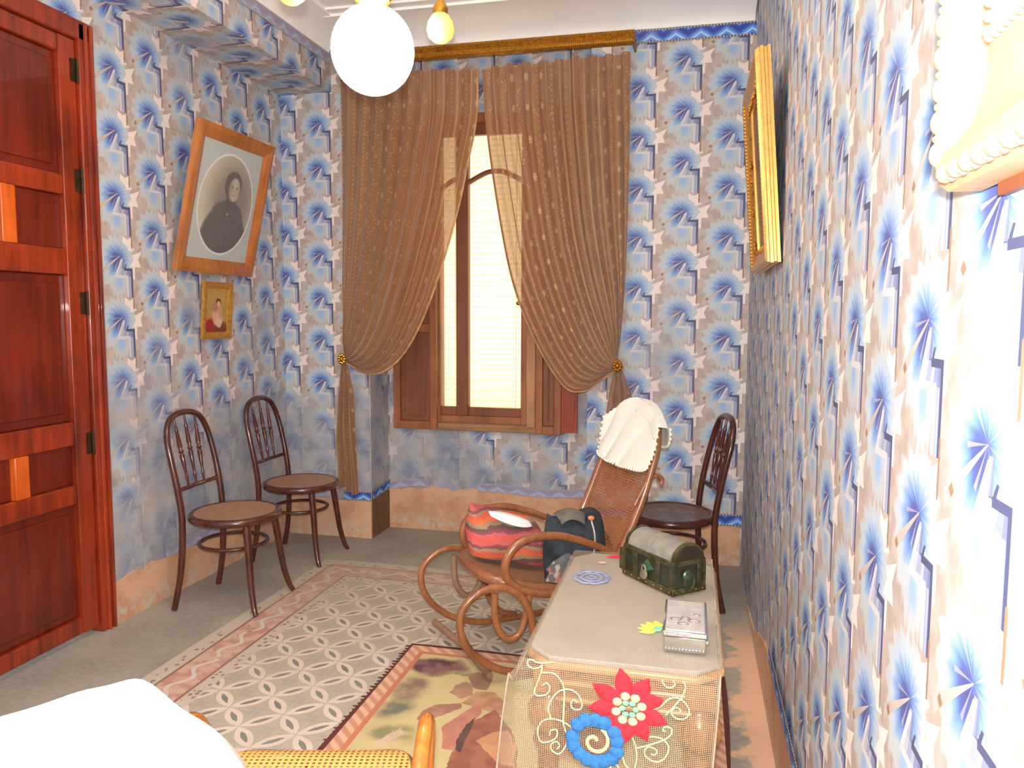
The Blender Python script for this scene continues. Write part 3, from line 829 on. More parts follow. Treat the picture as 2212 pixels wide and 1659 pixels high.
# ------------------------------------------------------------------ carpets
def carpet_mat():
    b = NB('faded_carpet')
    x, y, _ = b.xyz(b.pos())
    # field: interlaced circles on a lattice turned by 45 degrees
    s = 1 / 0.1485; q = math.sqrt(0.5)
    xx = b.m('SUBTRACT', x, -1.339); yy = b.m('SUBTRACT', y, 2.279)
    a = b.m('MULTIPLY', b.m('ADD', xx, yy), q * s); c = b.m('MULTIPLY', b.m('SUBTRACT', xx, yy), q * s)
    fa = b.m('ABSOLUTE', b.m('SUBTRACT', b.m('FRACT', a), 0.5)); fc = b.m('ABSOLUTE', b.m('SUBTRACT', b.m('FRACT', c), 0.5))
    def dist(p, r, ox, oy):
        u = b.m('SUBTRACT', p, ox); v = b.m('SUBTRACT', r, oy)
        return b.m('SQRT', b.m('ADD', b.m('MULTIPLY', u, u), b.m('MULTIPLY', v, v)))
    d = b.m('MINIMUM', dist(fa, fc, 1, 0), dist(fa, fc, 0, 1))
    wv = b.m('MULTIPLY_ADD', b.noise(b.pos(), 60.0, 2.0), 0.04, -0.02)
    d = b.m('ADD', d, wv)
    field = b.mix(b.noise(b.pos(), 5.0, 3.0), S(166, 152, 134), S(182, 170, 152))
    field = b.mix(b.m('MULTIPLY', b.step(b.m('ADD', fa, fc), 0.3, 0.05), 0.35), field, S(138, 140, 140))
    col = b.mix(b.m('MULTIPLY', b.m('GREATER_THAN', d, 0.565), b.m('LESS_THAN', d, 0.69)), field, S(212, 194, 178))
    col = b.mix(b.m('LESS_THAN', d, 0.565), col, b.mix(b.noise(b.pos(), 7.0), S(96, 104, 104), S(146, 138, 120)))
    thin = b.m('LESS_THAN', b.m('ABSOLUTE', b.m('SUBTRACT', fa, fc)), 0.012)
    col = b.mix(b.m('MULTIPLY', thin, 0.4), col, S(205, 192, 178))
    # border bands measured from the edges
    ex = b.m('SUBTRACT', x, -1.985); ey = b.m('SUBTRACT', 3.86, y)
    e = b.m('MINIMUM', ex, ey)
    along = b.mixf(b.m('LESS_THAN', ex, ey), x, y)
    wave = b.m('MULTIPLY', b.m('SINE', b.m('MULTIPLY', along, 2 * PI / 0.16)), 0.022)
    mid = b.m('ABSOLUTE', b.m('SUBTRACT', b.m('SUBTRACT', e, 0.15), wave))
    bc = b.mix(b.step(b.noise(b.pos(), 14.0, 3.0), 0.4, 0.6), S(188, 136, 118), S(204, 166, 146))
    bc = b.mix(b.m('LESS_THAN', mid, 0.010), bc, S(206, 194, 182))
    bud = b.voro(b.pos(), 13.0)
    bc = b.mix(b.m('LESS_THAN', bud, 0.20), bc, S(180, 160, 134))
    bc = b.mix(b.m('LESS_THAN', bud, 0.09), bc, S(136, 118, 100))
    edge_stripe = b.m('LESS_THAN', b.m('ABSOLUTE', b.m('SUBTRACT', b.m('ABSOLUTE', b.m('SUBTRACT', e, 0.15)), 0.075)), 0.006)
    bc = b.mix(edge_stripe, bc, S(140, 100, 84))
    guard = b.m('GREATER_THAN', b.m('ABSOLUTE', b.m('SUBTRACT', e, 0.15)), 0.081)
    mark = b.m('MULTIPLY', b.m('LESS_THAN', b.voro(b.pos(), 34.0), 0.32), b.m('LESS_THAN', b.m('ABSOLUTE', b.m('SUBTRACT', b.m('ABSOLUTE', b.m('SUBTRACT', e, 0.15)), 0.108)), 0.018))
    gc = b.mix(mark, S(196, 180, 164), S(134, 120, 108))
    bc = b.mix(guard, bc, gc)
    col = b.mix(b.m('LESS_THAN', e, 0.285), col, bc)
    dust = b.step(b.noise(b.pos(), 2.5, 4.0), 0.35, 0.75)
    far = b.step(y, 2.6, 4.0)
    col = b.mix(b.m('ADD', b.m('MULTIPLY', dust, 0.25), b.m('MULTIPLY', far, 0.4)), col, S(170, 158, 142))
    b.color(col); b.setp(Roughness=0.9)
    b.bump(b.noise(b.pos(), 300.0, 2.0), 0.25, 0.003)
    return b.mat
def sheet(x0, y0, x1, y1, z0, z1, wob=0.0, n=30):
    mb = MB()
    mb.grid(n, n, lambda a, c: (lerp(x0, x1, a) + wob * sin(c * 9) * (a in (0, 1)), lerp(y0, y1, c) + wob * sin(a * 8) * (c in (0, 1)), z1))
    k = len(mb.v)
    ed = [i for i in range(n + 1)] + [n + (n + 1) * j for j in range(1, n + 1)] + [(n + 1) * n + i for i in range(n - 1, -1, -1)] + [(n + 1) * j for j in range(n - 1, 0, -1)]
    mb.v += [(mb.v[i][0], mb.v[i][1], z0) for i in ed]
    m = len(ed)
    for i in range(m):
        mb.face((ed[i], k + i, k + (i + 1) % m, ed[(i + 1) % m]))
    mb.face([k + i for i in range(m)])
    return mb
cp = obj('carpet', sheet(-1.985, 1.0, -0.30, 3.86, 0.0, 0.004, 0.008), carpet_mat(), smooth=False)
tag(cp, 'large faded carpet of interlaced circles with a pink border', 'carpet')

def tapestry_mat():
    b = NB('tapestry')
    x, y, _ = b.xyz(b.pos())
    n = b.noise(b.pos(), 9.0, 4.0, color=True)
    nx, ny, _ = b.xyz(n)
    x2 = b.m('ADD', x, b.m('MULTIPLY_ADD', nx, 0.10, -0.05)); y2 = b.m('ADD', y, b.m('MULTIPLY_ADD', ny, 0.10, -0.05))
    col = b.mix(b.noise(b.pos(), 4.0, 3.0), S(212, 190, 138), S(186, 168, 120))
    def blob(cx, cy, rx, ry, c, c2, soft=0.05, rough=True):
        nonlocal col
        e = b.ell(x2 if rough else x, y2 if rough else y, cx, cy, rx, ry)
        col = b.mix(b.step(e, 1 + soft, 1 - soft), col, b.mix(b.step(b.noise(b.pos(), 12.0), 0.4, 0.6), c, c2))
    # dark purple foliage in the corner and along the edge
    blob(-0.945, 2.735, 0.11, 0.065, S(92, 58, 64), S(132, 92, 88), 0.3)
    blob(-0.975, 2.56, 0.055, 0.10, S(132, 108, 92), S(170, 144, 110), 0.6)
    blob(-0.985, 2.40, 0.06, 0.07, S(112, 112, 96), S(160, 144, 104), 0.6)
    blob(-0.93, 2.25, 0.09, 0.05, S(138, 132, 92), S(184, 168, 120), 0.6)
    blob(-0.82, 2.70, 0.07, 0.02, S(126, 124, 84), S(170, 156, 104), 0.6)
    blob(-0.55, 2.65, 0.10, 0.04, S(168, 160, 104), S(196, 180, 126), 0.6)
    # reclining brown figure in woven patches
    nf = b.noise(b.pos(), 40.0, 3.0, color=True); fx_, fy_, _ = b.xyz(nf)
    pv = b.comb(b.m('ADD', x, b.m('MULTIPLY_ADD', fx_, 0.014, -0.007)), b.m('ADD', y, b.m('MULTIPLY_ADD', fy_, 0.014, -0.007)), 1.0)
    def patch(pts, c, c2):
        nonlocal col
        col = b.mix(b.poly(pv, pts), col, b.mix(b.step(b.noise(b.pos(), 14.0), 0.4, 0.6), c, c2))
    patch([(-0.794, 2.674), (-0.752, 2.601), (-0.703, 2.597), (-0.701, 2.663), (-0.716, 2.719), (-0.78, 2.726)], S(152, 114, 90), S(164, 126, 98))
    patch([(-0.828, 2.55), (-0.774, 2.516), (-0.743, 2.555), (-0.765, 2.631), (-0.798, 2.647), (-0.826, 2.607)], S(178, 136, 108), S(166, 126, 100))
    patch([(-0.881, 2.345), (-0.828, 2.364), (-0.755, 2.454), (-0.766, 2.488), (-0.852, 2.456), (-0.878, 2.409)], S(176, 128, 102), S(160, 112, 90))
    patch([(-0.766, 2.488), (-0.605, 2.44), (-0.626, 2.538), (-0.672, 2.596), (-0.735, 2.581)], S(190, 146, 110), S(168, 124, 94))
    patch([(-0.715, 2.298), (-0.694, 2.084), (-0.487, 2.135), (-0.505, 2.244), (-0.553, 2.357), (-0.64, 2.474), (-0.693, 2.37)], S(164, 104, 82), S(146, 90, 70))
    patch([(-0.649, 2.27), (-0.552, 2.163), (-0.499, 2.159), (-0.518, 2.271), (-0.563, 2.355), (-0.61, 2.33)], S(206, 150, 108), S(196, 140, 100))
    patch([(-0.783, 2.321), (-0.739, 2.199), (-0.7, 2.196), (-0.679, 2.451), (-0.708, 2.502)], S(196, 136, 112), S(180, 120, 98))
    patch([(-0.712, 2.267), (-0.699, 2.203), (-0.678, 2.19), (-0.688, 2.406), (-0.709, 2.352)], S(104, 76, 68), S(90, 66, 60))
    patch([(-0.965, 2.18), (-0.929, 2.164), (-0.891, 2.255), (-0.913, 2.283)], S(204, 180, 150), S(196, 170, 140))
    blob(-0.30, 2.45, 0.13, 0.22, S(170, 84, 70), S(140, 92, 76), 0.2)
    blob(-0.28, 1.95, 0.20, 0.16, S(168, 132, 96), S(190, 150, 110), 0.2)
    # border
    e = b.m('MINIMUM', b.m('MINIMUM', b.m('ADD', x, 1.115), b.m('SUBTRACT', 0.145, x)), b.m('SUBTRACT', 2.915, y))
    along = b.m('ADD', x, y)
    tw = b.m('SINE', b.m('MULTIPLY', along, 2 * PI / 0.055))
    bc = b.mix(b.step(tw, -0.6, 0.6), S(194, 138, 110), S(212, 170, 140))
    bc = b.mix(b.m('LESS_THAN', e, 0.014), bc, S(92, 42, 40))
    bc = b.mix(b.m('MULTIPLY', b.m('GREATER_THAN', e, 0.062), b.m('LESS_THAN', e, 0.082)), bc, S(192, 118, 90))
    col = b.mix(b.m('LESS_THAN', e, 0.082), col, bc)
    b.color(col); b.setp(Roughness=0.9)
    b.bump(b.noise(b.pos(), 350.0, 2.0), 0.3, 0.003)
    return b.mat
rug = thing('tapestry_rug', 'pictorial tapestry rug with a reclining figure and pink-brown border under the table', 'rug', (0, 0, 0))
obj('woven_field', sheet(-1.115, 1.2, 0.145, 2.915, 0.004, 0.010, 0.006), tapestry_mat(), rug, smooth=False)
fg = MB()
for i in range(70):
    yy = 1.22 + i * 0.0242
    s = -1 if i % 3 else -1.6
    fg.prism([(-1.113, yy), (-1.113, yy + 0.012), (-1.113 + 0.012 * s, yy + 0.004 + random.uniform(-.004, .004))], 0.0045, 0.008, 'xy')
o = obj('fringe', fg, simple('rug_fringe', S(96, 50, 46), 0.9), rug); o['kind'] = 'stuff'

# ------------------------------------------------------------------ rocking chair
M_ROCK = wood('honey_bentwood', S(160, 101, 62), S(106, 60, 34), 0.28, (1, 1, 8), 7.0, coat=0.5)
M_ROCKD = wood('dusty_bentwood', S(150, 116, 92), S(116, 84, 62), 0.6, (1, 1, 8), 7.0)
M_CANE = cane_mat('honey_cane', S(172, 108, 66), 0.27, 0.0115)
M_CANES = cane_mat('dusty_seat_cane', S(158, 116, 86), 0.14, 0.0095)
RK = thing('rocking_chair', 'honey brown bentwood rocking chair with cane back and looped arms', 'rocking chair', (-0.658, 2.994, 0.0155), -2.523)
def loc(sz, y):          # (s, z) along the chair and the sideways offset -> local point
    return (sz[0] + 1.2, y, sz[1])
ring = [(-1.95, 0.16), (-1.75, 0.075), (-1.55, 0.028), (-1.35, 0.012), (-1.134, 0.012), (-1.061, 0.026), (-0.989, 0.052), (-0.929, 0.092), (-0.884, 0.136), (-0.854, 0.187), (-0.842, 0.239), (-0.849, 0.287), (-0.878, 0.326), (-0.922, 0.352), (-0.978, 0.362), (-1.031, 0.350), (-1.074, 0.322), (-1.106, 0.277), (-1.125, 0.229), (-1.135, 0.17), (-1.16, 0.10), (-1.21, 0.045), (-1.28, 0.024)]
usup = [(-1.124, 0.326), (-1.117, 0.265), (-1.103, 0.205), (-1.078, 0.16), (-1.042, 0.150), (-1.014, 0.171), (-0.992, 0.215), (-0.984, 0.274), (-0.985, 0.335)]
arm = [(-1.535, 0.40), (-1.448, 0.444), (-1.348, 0.489), (-1.251, 0.52), (-1.175, 0.530), (-1.107, 0.524), (-1.058, 0.498), (-1.030, 0.455), (-1.025, 0.41), (-1.047, 0.367), (-1.096, 0.331), (-1.158, 0.311), (-1.25, 0.292), (-1.36, 0.262)]
hook = [(-1.60, 0.60), (-1.632, 0.655), (-1.662, 0.697), (-1.697, 0.714), (-1.724, 0.700), (-1.722, 0.677)]
rear = [(-1.44, 0.25), (-1.50, 0.19), (-1.60, 0.16), (-1.70, 0.19), (-1.74, 0.27), (-1.70, 0.36), (-1.60, 0.40), (-1.545, 0.42)]
for sd in (1, -1):
    Y = 0.262 * sd
    P = cr([loc(q, Y) for q in ring], 5)
    obj('rocker', MB().tube(P, 0.0145, 12), M_ROCK, RK)
    obj('support', MB().tube(cr([loc(q, Y * 0.93) for q in usup], 5), 0.0135, 12), M_ROCK if sd > 0 else M_ROCKD, RK)
    A = [loc(q, lerp(0.205, 0.245, min(1, i / 4)) * sd) for i, q in enumerate(arm)]
    P = cr(A, 5); n = len(P)
    obj('arm', MB().tube(P, [0.013 + 0.004 * sin(PI * i / n) for i in range(n)], 12), M_ROCK, RK)
    if sd > 0: obj('scroll', MB().tube(cr([loc(q, 0.205 * sd) for q in hook], 5), 0.010, 10), M_ROCK, RK)
    obj('rear_loop', MB().tube(cr([loc(q, 0.225 * sd) for q in rear], 5), 0.012, 10), M_ROCK, RK)
obj('crossbar', MB().tube([(0.30, -0.262, 0.045), (0.25, 0.0, 0.035), (0.24, 0.262, 0.030)], 0.014, 8), M_ROCKD, RK)
obj('crossbar', MB().tube([(-0.42, -0.26, 0.04), (-0.42, 0.26, 0.04)], 0.012, 8), M_ROCKD, RK)
# seat: a frame that rolls down at the front
def seat_z(x):             # x local along the chair
    s = x - 1.2
    return 0.375 + (s + 1.0) * 0.25
def seat_pt(a, hw=0.215):
    """closed outline, a in 0..1, rounded at the front"""
    an = 2 * PI * a
    cx, sy = cos(an), sin(an)
    ex = math.copysign(abs(cx) ** 0.62, cx); ey = math.copysign(abs(sy) ** 0.62, sy)
    x = -0.005 + 0.235 * ex
    y = hw * ey * (1 - 0.08 * (x < 0) * abs(ex))
    return x, y
out = [seat_pt(i / 60) for i in range(60)]
obj('seat_frame', MB().tube([(x, y, seat_z(x) - 0.012 - 0.05 * max(0, x - 0.13)) for x, y in out], 0.022, 10, closed=True), M_ROCK, RK)
def fseat(a, r):
    x, y = seat_pt(a); r = 0.03 + 0.95 * r
    x = -0.005 + (x + 0.005) * r; y = y * r
    return (x, y, seat_z(x) + 0.004 - 0.012 * (1 - r * r) - 0.05 * max(0, x - 0.13))
obj('seat', MB().grid(60, 8, fseat, lambda a, r: fseat(a, r)[:2]), M_CANES, RK)
# reclined back
BB, BT = Vector((-0.27, 0, 0.285)), Vector((-0.555, 0, 0.982))
BD = BT - BB
def back_pt(t, y, off=0.0):
    """t 0 bottom..1 top; slight backward curve; off = towards the front"""
    p = BB + BD * t
    n = Vector((BD.z, 0, -BD.x)).normalized()
    bow = -0.025 * sin(PI * t)
    p = p + n * (off + bow)
    return Vector((p.x, y, p.z))
def back_hw(t):
    if t < 0.68: return 0.185 + 0.02 * sin(PI * t / 0.9)
    k = (t - 0.68) / 0.32
    return 0.198 * math.sqrt(max(0.0, 1 - k ** 2.4))
fr = [back_pt(t / 20, back_hw(t / 20)) for t in range(0, 14)] + [back_pt(0.68 + 0.32 * (1 - (1 - k / 12) ** 2), back_hw(0.68 + 0.32 * (1 - (1 - k / 12) ** 2))) for k in range(1, 13)]
full = fr + [Vector((p.x, -p.y, p.z)) for p in fr[::-1][1:]]
obj('back_frame', MB().tube(full, 0.0165, 10), M_ROCK, RK)
obj('back_rail', MB().tube([back_pt(0.02, -0.185), back_pt(0.02, 0.185)], 0.014, 8), M_ROCK, RK)
def fb(a, t):
    tt = 0.02 + 0.965 * t
    return back_pt(tt, (2 * a - 1) * back_hw(tt) * 0.98)
obj('back_panel', MB().grid(24, 40, fb, lambda a, t: ((2 * a - 1) * 0.2, t * 0.75)), M_CANE, RK)

# ------------------------------------------------------------------ white cloths
M_CLOTH = simple('white_linen', S(238, 234, 224), 0.85, var=0.02, nscale=8, bump=0.05)
M_LACE = simple('lace_edge', S(238, 230, 210), 0.9, var=0.04)
def draped(name, label, root_loc, rotz, R, ridge, front, back, scallops, fold, lace=True, group=None, shift=0.0, squash=1.0, sq=1.0):
    """round cloth hung over a ridge: ridge(y)->(x,z); front(y, d)/back(y, d) -> point d metres below the ridge"""
    t = thing(name, label, 'cloth', root_loc, rotz, group)
    def fn(a, r):
        th = 2 * PI * a
        ct = math.copysign(abs(cos(th)) ** sq, cos(th)); sn = math.copysign(abs(sin(th)) ** sq, sin(th))
        rad = R * r * (1 + (0.02 * abs(sin(scallops * th / 2)) if r > 0.95 else 0))
        y = rad * ct * squash; d = rad * sn + shift
        f = fold * sin(5 * y / R + 3 * d / R) * r
        p = front(y, d, f) if d >= 0 else back(y, -d, f)
        return p
    c0 = Vector(root_loc)
    mb = MB().grid(scallops * 8, 24, lambda a, r: fn(a, max(r, 0.004)))
    obj('linen', mb, M_CLOTH, t, solid=0.002)
    if lace:
        lm = MB()
        k = scallops * 2
        for i in range(k):
            lm.ball(fn((i + 0.5) / k, 1.0), 0.0065, 8, 5)
        o = obj('lace_edge', lm, M_LACE, t); o['kind'] = 'stuff'
    return t
def rk_front(y, d, f):
    yy = max(-0.24, min(0.24, y)); k = min(1.0, abs(yy) / 0.2)
    top = 1.0 - 0.13 * k ** 2.2          # follow the rounded top
    t = top - d / 0.753
    return tuple(back_pt(t, yy, 0.022 + abs(f) + 0.02 * max(0, abs(yy) - 0.15)) + Vector((0, 0, 0.02 * (1 - min(1, d / 0.06)))))
def rk_back(y, d, f):
    yy = max(-0.24, min(0.24, y)); k = min(1.0, abs(yy) / 0.2)
    top = 1.0 - 0.13 * k ** 2.2
    p = back_pt(top, yy)
    return (p.x - 0.03 - 0.02 * abs(f) * 10 + 0.01 - min(1, d / .05) * 0.012, yy, p.z + 0.02 - d)
draped('antimacassar', 'white scalloped cloth draped over the top of the rocking chair', RK.location, RK.rotation_euler.z, 0.235, None, rk_front, rk_back, 36, 0.012, shift=0.045, squash=0.95)

# cloth over the chair next to the camera
def c4_ridge(y):
    k = min(1.3, abs(y) / 0.165)
    return (-0.262 + 0.02 * min(1, k) ** 2, 0.925 - 0.085 * k ** 2.6 + 0.022 * math.exp(-((y - 0.085) / 0.03) ** 2))
def c4_front(y, d, f):
    x, z = c4_ridge(y)
    return (x + 0.020 * min(1, d / 0.02) + 0.12 * d + f, y, z - d + 0.004 * sin(y * 45))
def c4_back(y, d, f):
    x, z = c4_ridge(y)
    return (x - 0.020 * min(1, d / 0.02) - 0.06 * d + f, y, z - d + 0.004 * sin(y * 45))
draped('lace_cloth', 'bright white lace cloth thrown over the chair closest to the camera', ch4.location, ch4.rotation_euler.z, 0.235, None, c4_front, c4_back, 30, 0.015, squash=0.86, sq=0.6)

# ------------------------------------------------------------------ bags on the rocking chair
def stripes_mat():
    b = NB('striped_weave')
    x, y, z = b.xyz(b.oc())
    n = b.noise(b.oc(), 9.0, 3.0)
    f = b.m('ADD', b.m('MULTIPLY', z, 7.5), b.m('MULTIPLY', n, 0.55))
    f = b.m('ADD', f, b.m('MULTIPLY', y, 0.6))
    fr_ = b.m('FRACT', f)
    R_ = S(232, 96, 72); O_ = S(236, 120, 66); P_ = S(150, 76, 84); T_ = S(170, 146, 110); G_ = S(108, 88, 84); K_ = S(214, 104, 108)
    col = b.ramp(fr_, [(0.0, R_), (0.14, K_), (0.24, P_), (0.32, G_), (0.40, T_), (0.50, O_), (0.62, R_), (0.72, T_), (0.80, P_), (0.90, K_)], 'CONSTANT')
    col = b.mix(b.m('MULTIPLY', b.noise(b.oc(), 160.0, 2.0), 0.5), col, S(110, 70, 66))
    b.color(col); b.setp(Roughness=0.95)
    b.bump(b.noise(b.oc(), 200.0, 2.0), 0.5, 0.006)
    return b.mat
M_STRIPE = stripes_mat()
cR, sR = cos(-2.523), sin(-2.523)
def rkw(x, y, z):          # rocking-chair local -> world
    return (-0.658 + cR * x - sR * y, 2.994 + sR * x + cR * y, z + 0.012)
bag = thing('striped_bag', 'red striped woven bag with a white paper on top of the rocking chair seat', 'bag', rkw(0.035, -0.065, 0.352), -0.952 + 0.05)
def pouch(w, h, dth, lean, sag=0.0, nu=40, nv=24, wob=0.006, slope=0.0):
    mb = MB()
    def fn(a, v):
        an = 2 * PI * a
        prof = (sin(PI * min(1, 0.04 + 0.96 * v)) ** 0.38) if v < 0.55 else 1.0 * (1 - ((v - 0.55) / 0.45) ** 2.6 * 0.88)
        ex = math.copysign(abs(cos(an)) ** 0.75, cos(an)); ey = math.copysign(abs(sin(an)) ** 0.75, sin(an))
        z = h * v - sag * sin(an) * v * 0 + 0.012 * sin(3 * an) * v
        x = dth / 2 * ex * (0.12 + 0.88 * prof) - lean * v
        y = w / 2 * ey * (0.88 + 0.12 * prof) * (1 - 0.10 * v)
        x += wob * sin(9 * v + 4 * y / w * 3); z += sag * (y / w) * v - slope * y
        return (x, y, z)
    return mb.grid(nu, nv, fn)
mb = pouch(0.365, 0.185, 0.19, 0.05, -0.02, slope=0.26)
k = len(mb.v)
mb.face([k - 41 + i for i in range(40)])
mb.face([i for i in range(40)][::-1])
obj('bag_body', mb, M_STRIPE, bag)
def paper(a, c):
    y = lerp(-0.105, 0.085, a)
    w_ = 0.034 * (sin(PI * min(1, max(0, 0.06 + 0.88 * a))) ** 0.6)
    z_ = 0.180 - 0.33 * y + (c - 0.5) * w_ * 1.1
    x_ = 0.040 - (c - 0.5) * w_ * 1.9 + 0.016 * sin(PI * a)
    return (x_, y, z_)
pp = MB().grid(14, 4, paper)
obj('white_paper', pp, simple('white_paper', S(246, 246, 248), 0.35, var=0.01), bag, solid=0.0015)
st = cr([(0.02, 0.165, 0.155), (0.05, 0.185, 0.13), (0.075, 0.195, 0.08), (0.09, 0.185, 0.03), (0.10, 0.17, -0.02)], 8)
sb = MB()
def ribbon(mb, pts, w, axis):
    ax = Vector(axis).normalized(); n = len(pts); k = len(mb.v)
    for p in pts:
        mb.v += [tuple(p - ax * w / 2), tuple(p + ax * w / 2)]
    for i in range(n - 1):
        mb.face((k + 2 * i, k + 2 * i + 1, k + 2 * i + 3, k + 2 * i + 2))
    return mb
obj('strap', ribbon(sb, st, 0.035, (-0.45, 0.85, 0.1)), M_STRIPE, bag, solid=0.004)
M_BLACK = simple('black_felt', S(30, 33, 38), 0.9, var=0.25, nscale=14, c2=S(52, 60, 68))
bb = thing('black_bag', 'soft black cloth pouch with a pale drawstring leaning on the rocker back', 'bag', rkw(-0.185, 0.112, 0.306), -1.25)
mb = pouch(0.27, 0.25, 0.13, 0.055, 0.03, wob=0.012)
k = len(mb.v); mb.face([k - 41 + i for i in range(40)]); mb.face([i for i in range(40)][::-1])
obj('pouch_body', mb, M_BLACK, bb)
fl_ = MB().grid(10, 8, lambda a, c: (-0.02 + 0.06 * c - 0.02 * sin(PI * a), lerp(-0.09, 0.04, a) * (1 - 0.3 * c), 0.258 + 0.015 * sin(PI * a) - 0.03 * c * c))
obj('grey_flap', fl_, simple('grey_felt', S(104, 98, 88), 0.9), bb, solid=0.004)
cd = cr([(0.035, 0.055, 0.245), (0.06, 0.065, 0.19), (0.078, 0.06, 0.13), (0.085, 0.045, 0.09), (0.09, 0.04, 0.03)], 8)
obj('drawstring', MB().tube(cd, 0.0035, 6), simple('pale_cord', S(196, 180, 166), 0.9), bb)
obj('toggle', MB().ball((0.034, 0.055, 0.252), (0.011, 0.014, 0.010), 10, 6), simple('orange_toggle', S(224, 140, 88), 0.6), bb)
sc = MB().grid(20, 6, lambda a, c: (0.075 + 0.03 * c + 0.012 * sin(7 * a), lerp(-0.13, 0.02, a) + 0.01 * sin(5 * c), 0.02 + 0.10 * (1 - c) * (0.4 + 0.6 * sin(PI * a)) + 0.004 * sin(12 * a)))
fm = NB('floral_scarf'); q = fm.voro(fm.oc(), 60.0, 'F1', 'Color'); fm.color(fm.mix(0.45, fm.ramp(fm.xyz(q)[0], [(0.0, S(70, 76, 84)), (0.35, S(190, 178, 164)), (0.6, S(96, 96, 92)), (0.8, S(206, 110, 90))], 'CONSTANT'), S(110, 104, 100))); fm.setp(Roughness=0.9)
obj('floral_hem', sc, fm.mat, bb, solid=0.003)

# ------------------------------------------------------------------ table
M_OAK = wood('polished_oak', S(206, 152, 96), S(150, 96, 52), 0.25, (12, 1, 1), 6.0, coat=0.4)
M_OAKD = wood('dark_oak', S(160, 108, 60), S(104, 64, 32), 0.35, (1, 1, 10), 6.0, coat=0.2)
M_DUST = simple('dusty_table_top', S(172, 163, 154), 0.75, var=0.06, nscale=6)
TX0, TX1, TY0, TY1, TZ = -0.362, 0.086, 1.655, 2.455, 0.600
tb = thing('side_table', 'wooden side table with clipped corners and turned legs beside the wall', 'table', ((TX0 + TX1) / 2, (TY0 + TY1) / 2, 0.010))
hx, hy = (TX1 - TX0) / 2, (TY1 - TY0) / 2
def octo(ix, cx=0.055):
    a, c = hx - ix, hy - ix
    k = cx * (1 - ix * 2)
    return [(-a + k, -c), (a - k, -c), (a, -c + k), (a, c - k), (a - k, c), (-a + k, c), (-a, c - k), (-a, -c + k)]
z = TZ - 0.010
obj('table_top', MB().prism(octo(0.006), z - 0.012, z, 'xy'), M_DUST, tb, bevel=0.003)
obj('top_moulding', MB().prism(octo(0.0), z - 0.030, z - 0.0115, 'xy'), M_OAK, tb, bevel=0.006)
obj('under_moulding', MB().prism(octo(0.028), z - 0.048, z - 0.030, 'xy'), M_OAKD, tb, bevel=0.004)
for sy in (-1, 1):
    y = sy * (hy - 0.05)
    ap = MB().box((-hx + 0.06, y - 0.011, z - 0.125), (hx - 0.06, y + 0.011, z - 0.048))
    obj('apron', ap, M_OAKD, tb, bevel=0.002)
    obj('apron_bead', MB().tube([(-hx + 0.07, y + sy * 0.011, z - 0.075), (hx - 0.07, y + sy * 0.011, z - 0.075)], 0.007, 8).tube([(-hx + 0.07, y + sy * 0.011, z - 0.115), (hx - 0.07, y + sy * 0.011, z - 0.115)], 0.006, 8), M_OAK, tb)
for sx in (-1, 1):
    x = sx * (hx - 0.05)
    obj('apron', MB().box((x - 0.011, -hy + 0.06, z - 0.125), (x + 0.011, hy - 0.06, z - 0.048)), M_OAKD, tb, bevel=0.002)
prof = [(0.020, 0.0), (0.024, 0.012), (0.026, 0.035), (0.018, 0.05), (0.021, 0.09), (0.026, 0.22), (0.024, 0.345), (0.034, 0.355), (0.037, 0.366), (0.034, 0.377), (0.022, 0.384), (0.024, 0.392), (0.036, 0.408), (0.043, 0.43), (0.0425, 0.447), (0.035, 0.464), (0.024, 0.476), (0.021, 0.482), (0.030, 0.488), (0.021, 0.495)]
lm = MB().lathe(prof, (0, 0, 0), 24); 
# gadroon ribs round the bulb
for i in range(14):
    an = 2 * PI * i / 14
    lm.tube([((r + 0.001) * cos(an), (r + 0.001) * sin(an), h) for r, h in prof[12:16]], [0.004, 0.007, 0.007, 0.004], 6)
lm.box((-0.031, -0.031, 0.494), (0.031, 0.031, 0.553))
lm = lm.mesh('leg'); lm.materials.append(M_OAKD)
for sx in (-1, 1):
    for sy in (-1, 1):
        obj('leg', lm, None, tb, loc=(sx * (hx - 0.052), sy * (hy - 0.052), 0.0005))

# ------------------------------------------------------------------ net tablecloth with raised embroidery
def net_mat():
    b = NB('net_cloth')
    u, v, _ = b.xyz(b.oc('UV'))
    p = 0.0042
    fu = b.m('ABSOLUTE', b.m('SUBTRACT', b.m('FRACT', b.m('MULTIPLY', u, 1 / p)), 0.5))
    fv = b.m('ABSOLUTE', b.m('SUBTRACT', b.m('FRACT', b.m('MULTIPLY', v, 1 / p)), 0.5))
    th = b.m('GREATER_THAN', b.m('MAXIMUM', fu, fv), 0.405)
    b.color(b.mix(b.noise(b.comb(u, v), 9.0), S(166, 146, 120), S(184, 166, 142))); b.setp(Roughness=0.9)
    b.alpha(th)
    return b.mat
M_NET = net_mat()
tc = thing('tablecloth', 'fine beige net tablecloth with red and blue raised flowers on the side table', 'tablecloth', (0, 0, 0))
LEN_TOP = TY1 + 0.005 - (TY0 - 0.022)
DROP = 0.40
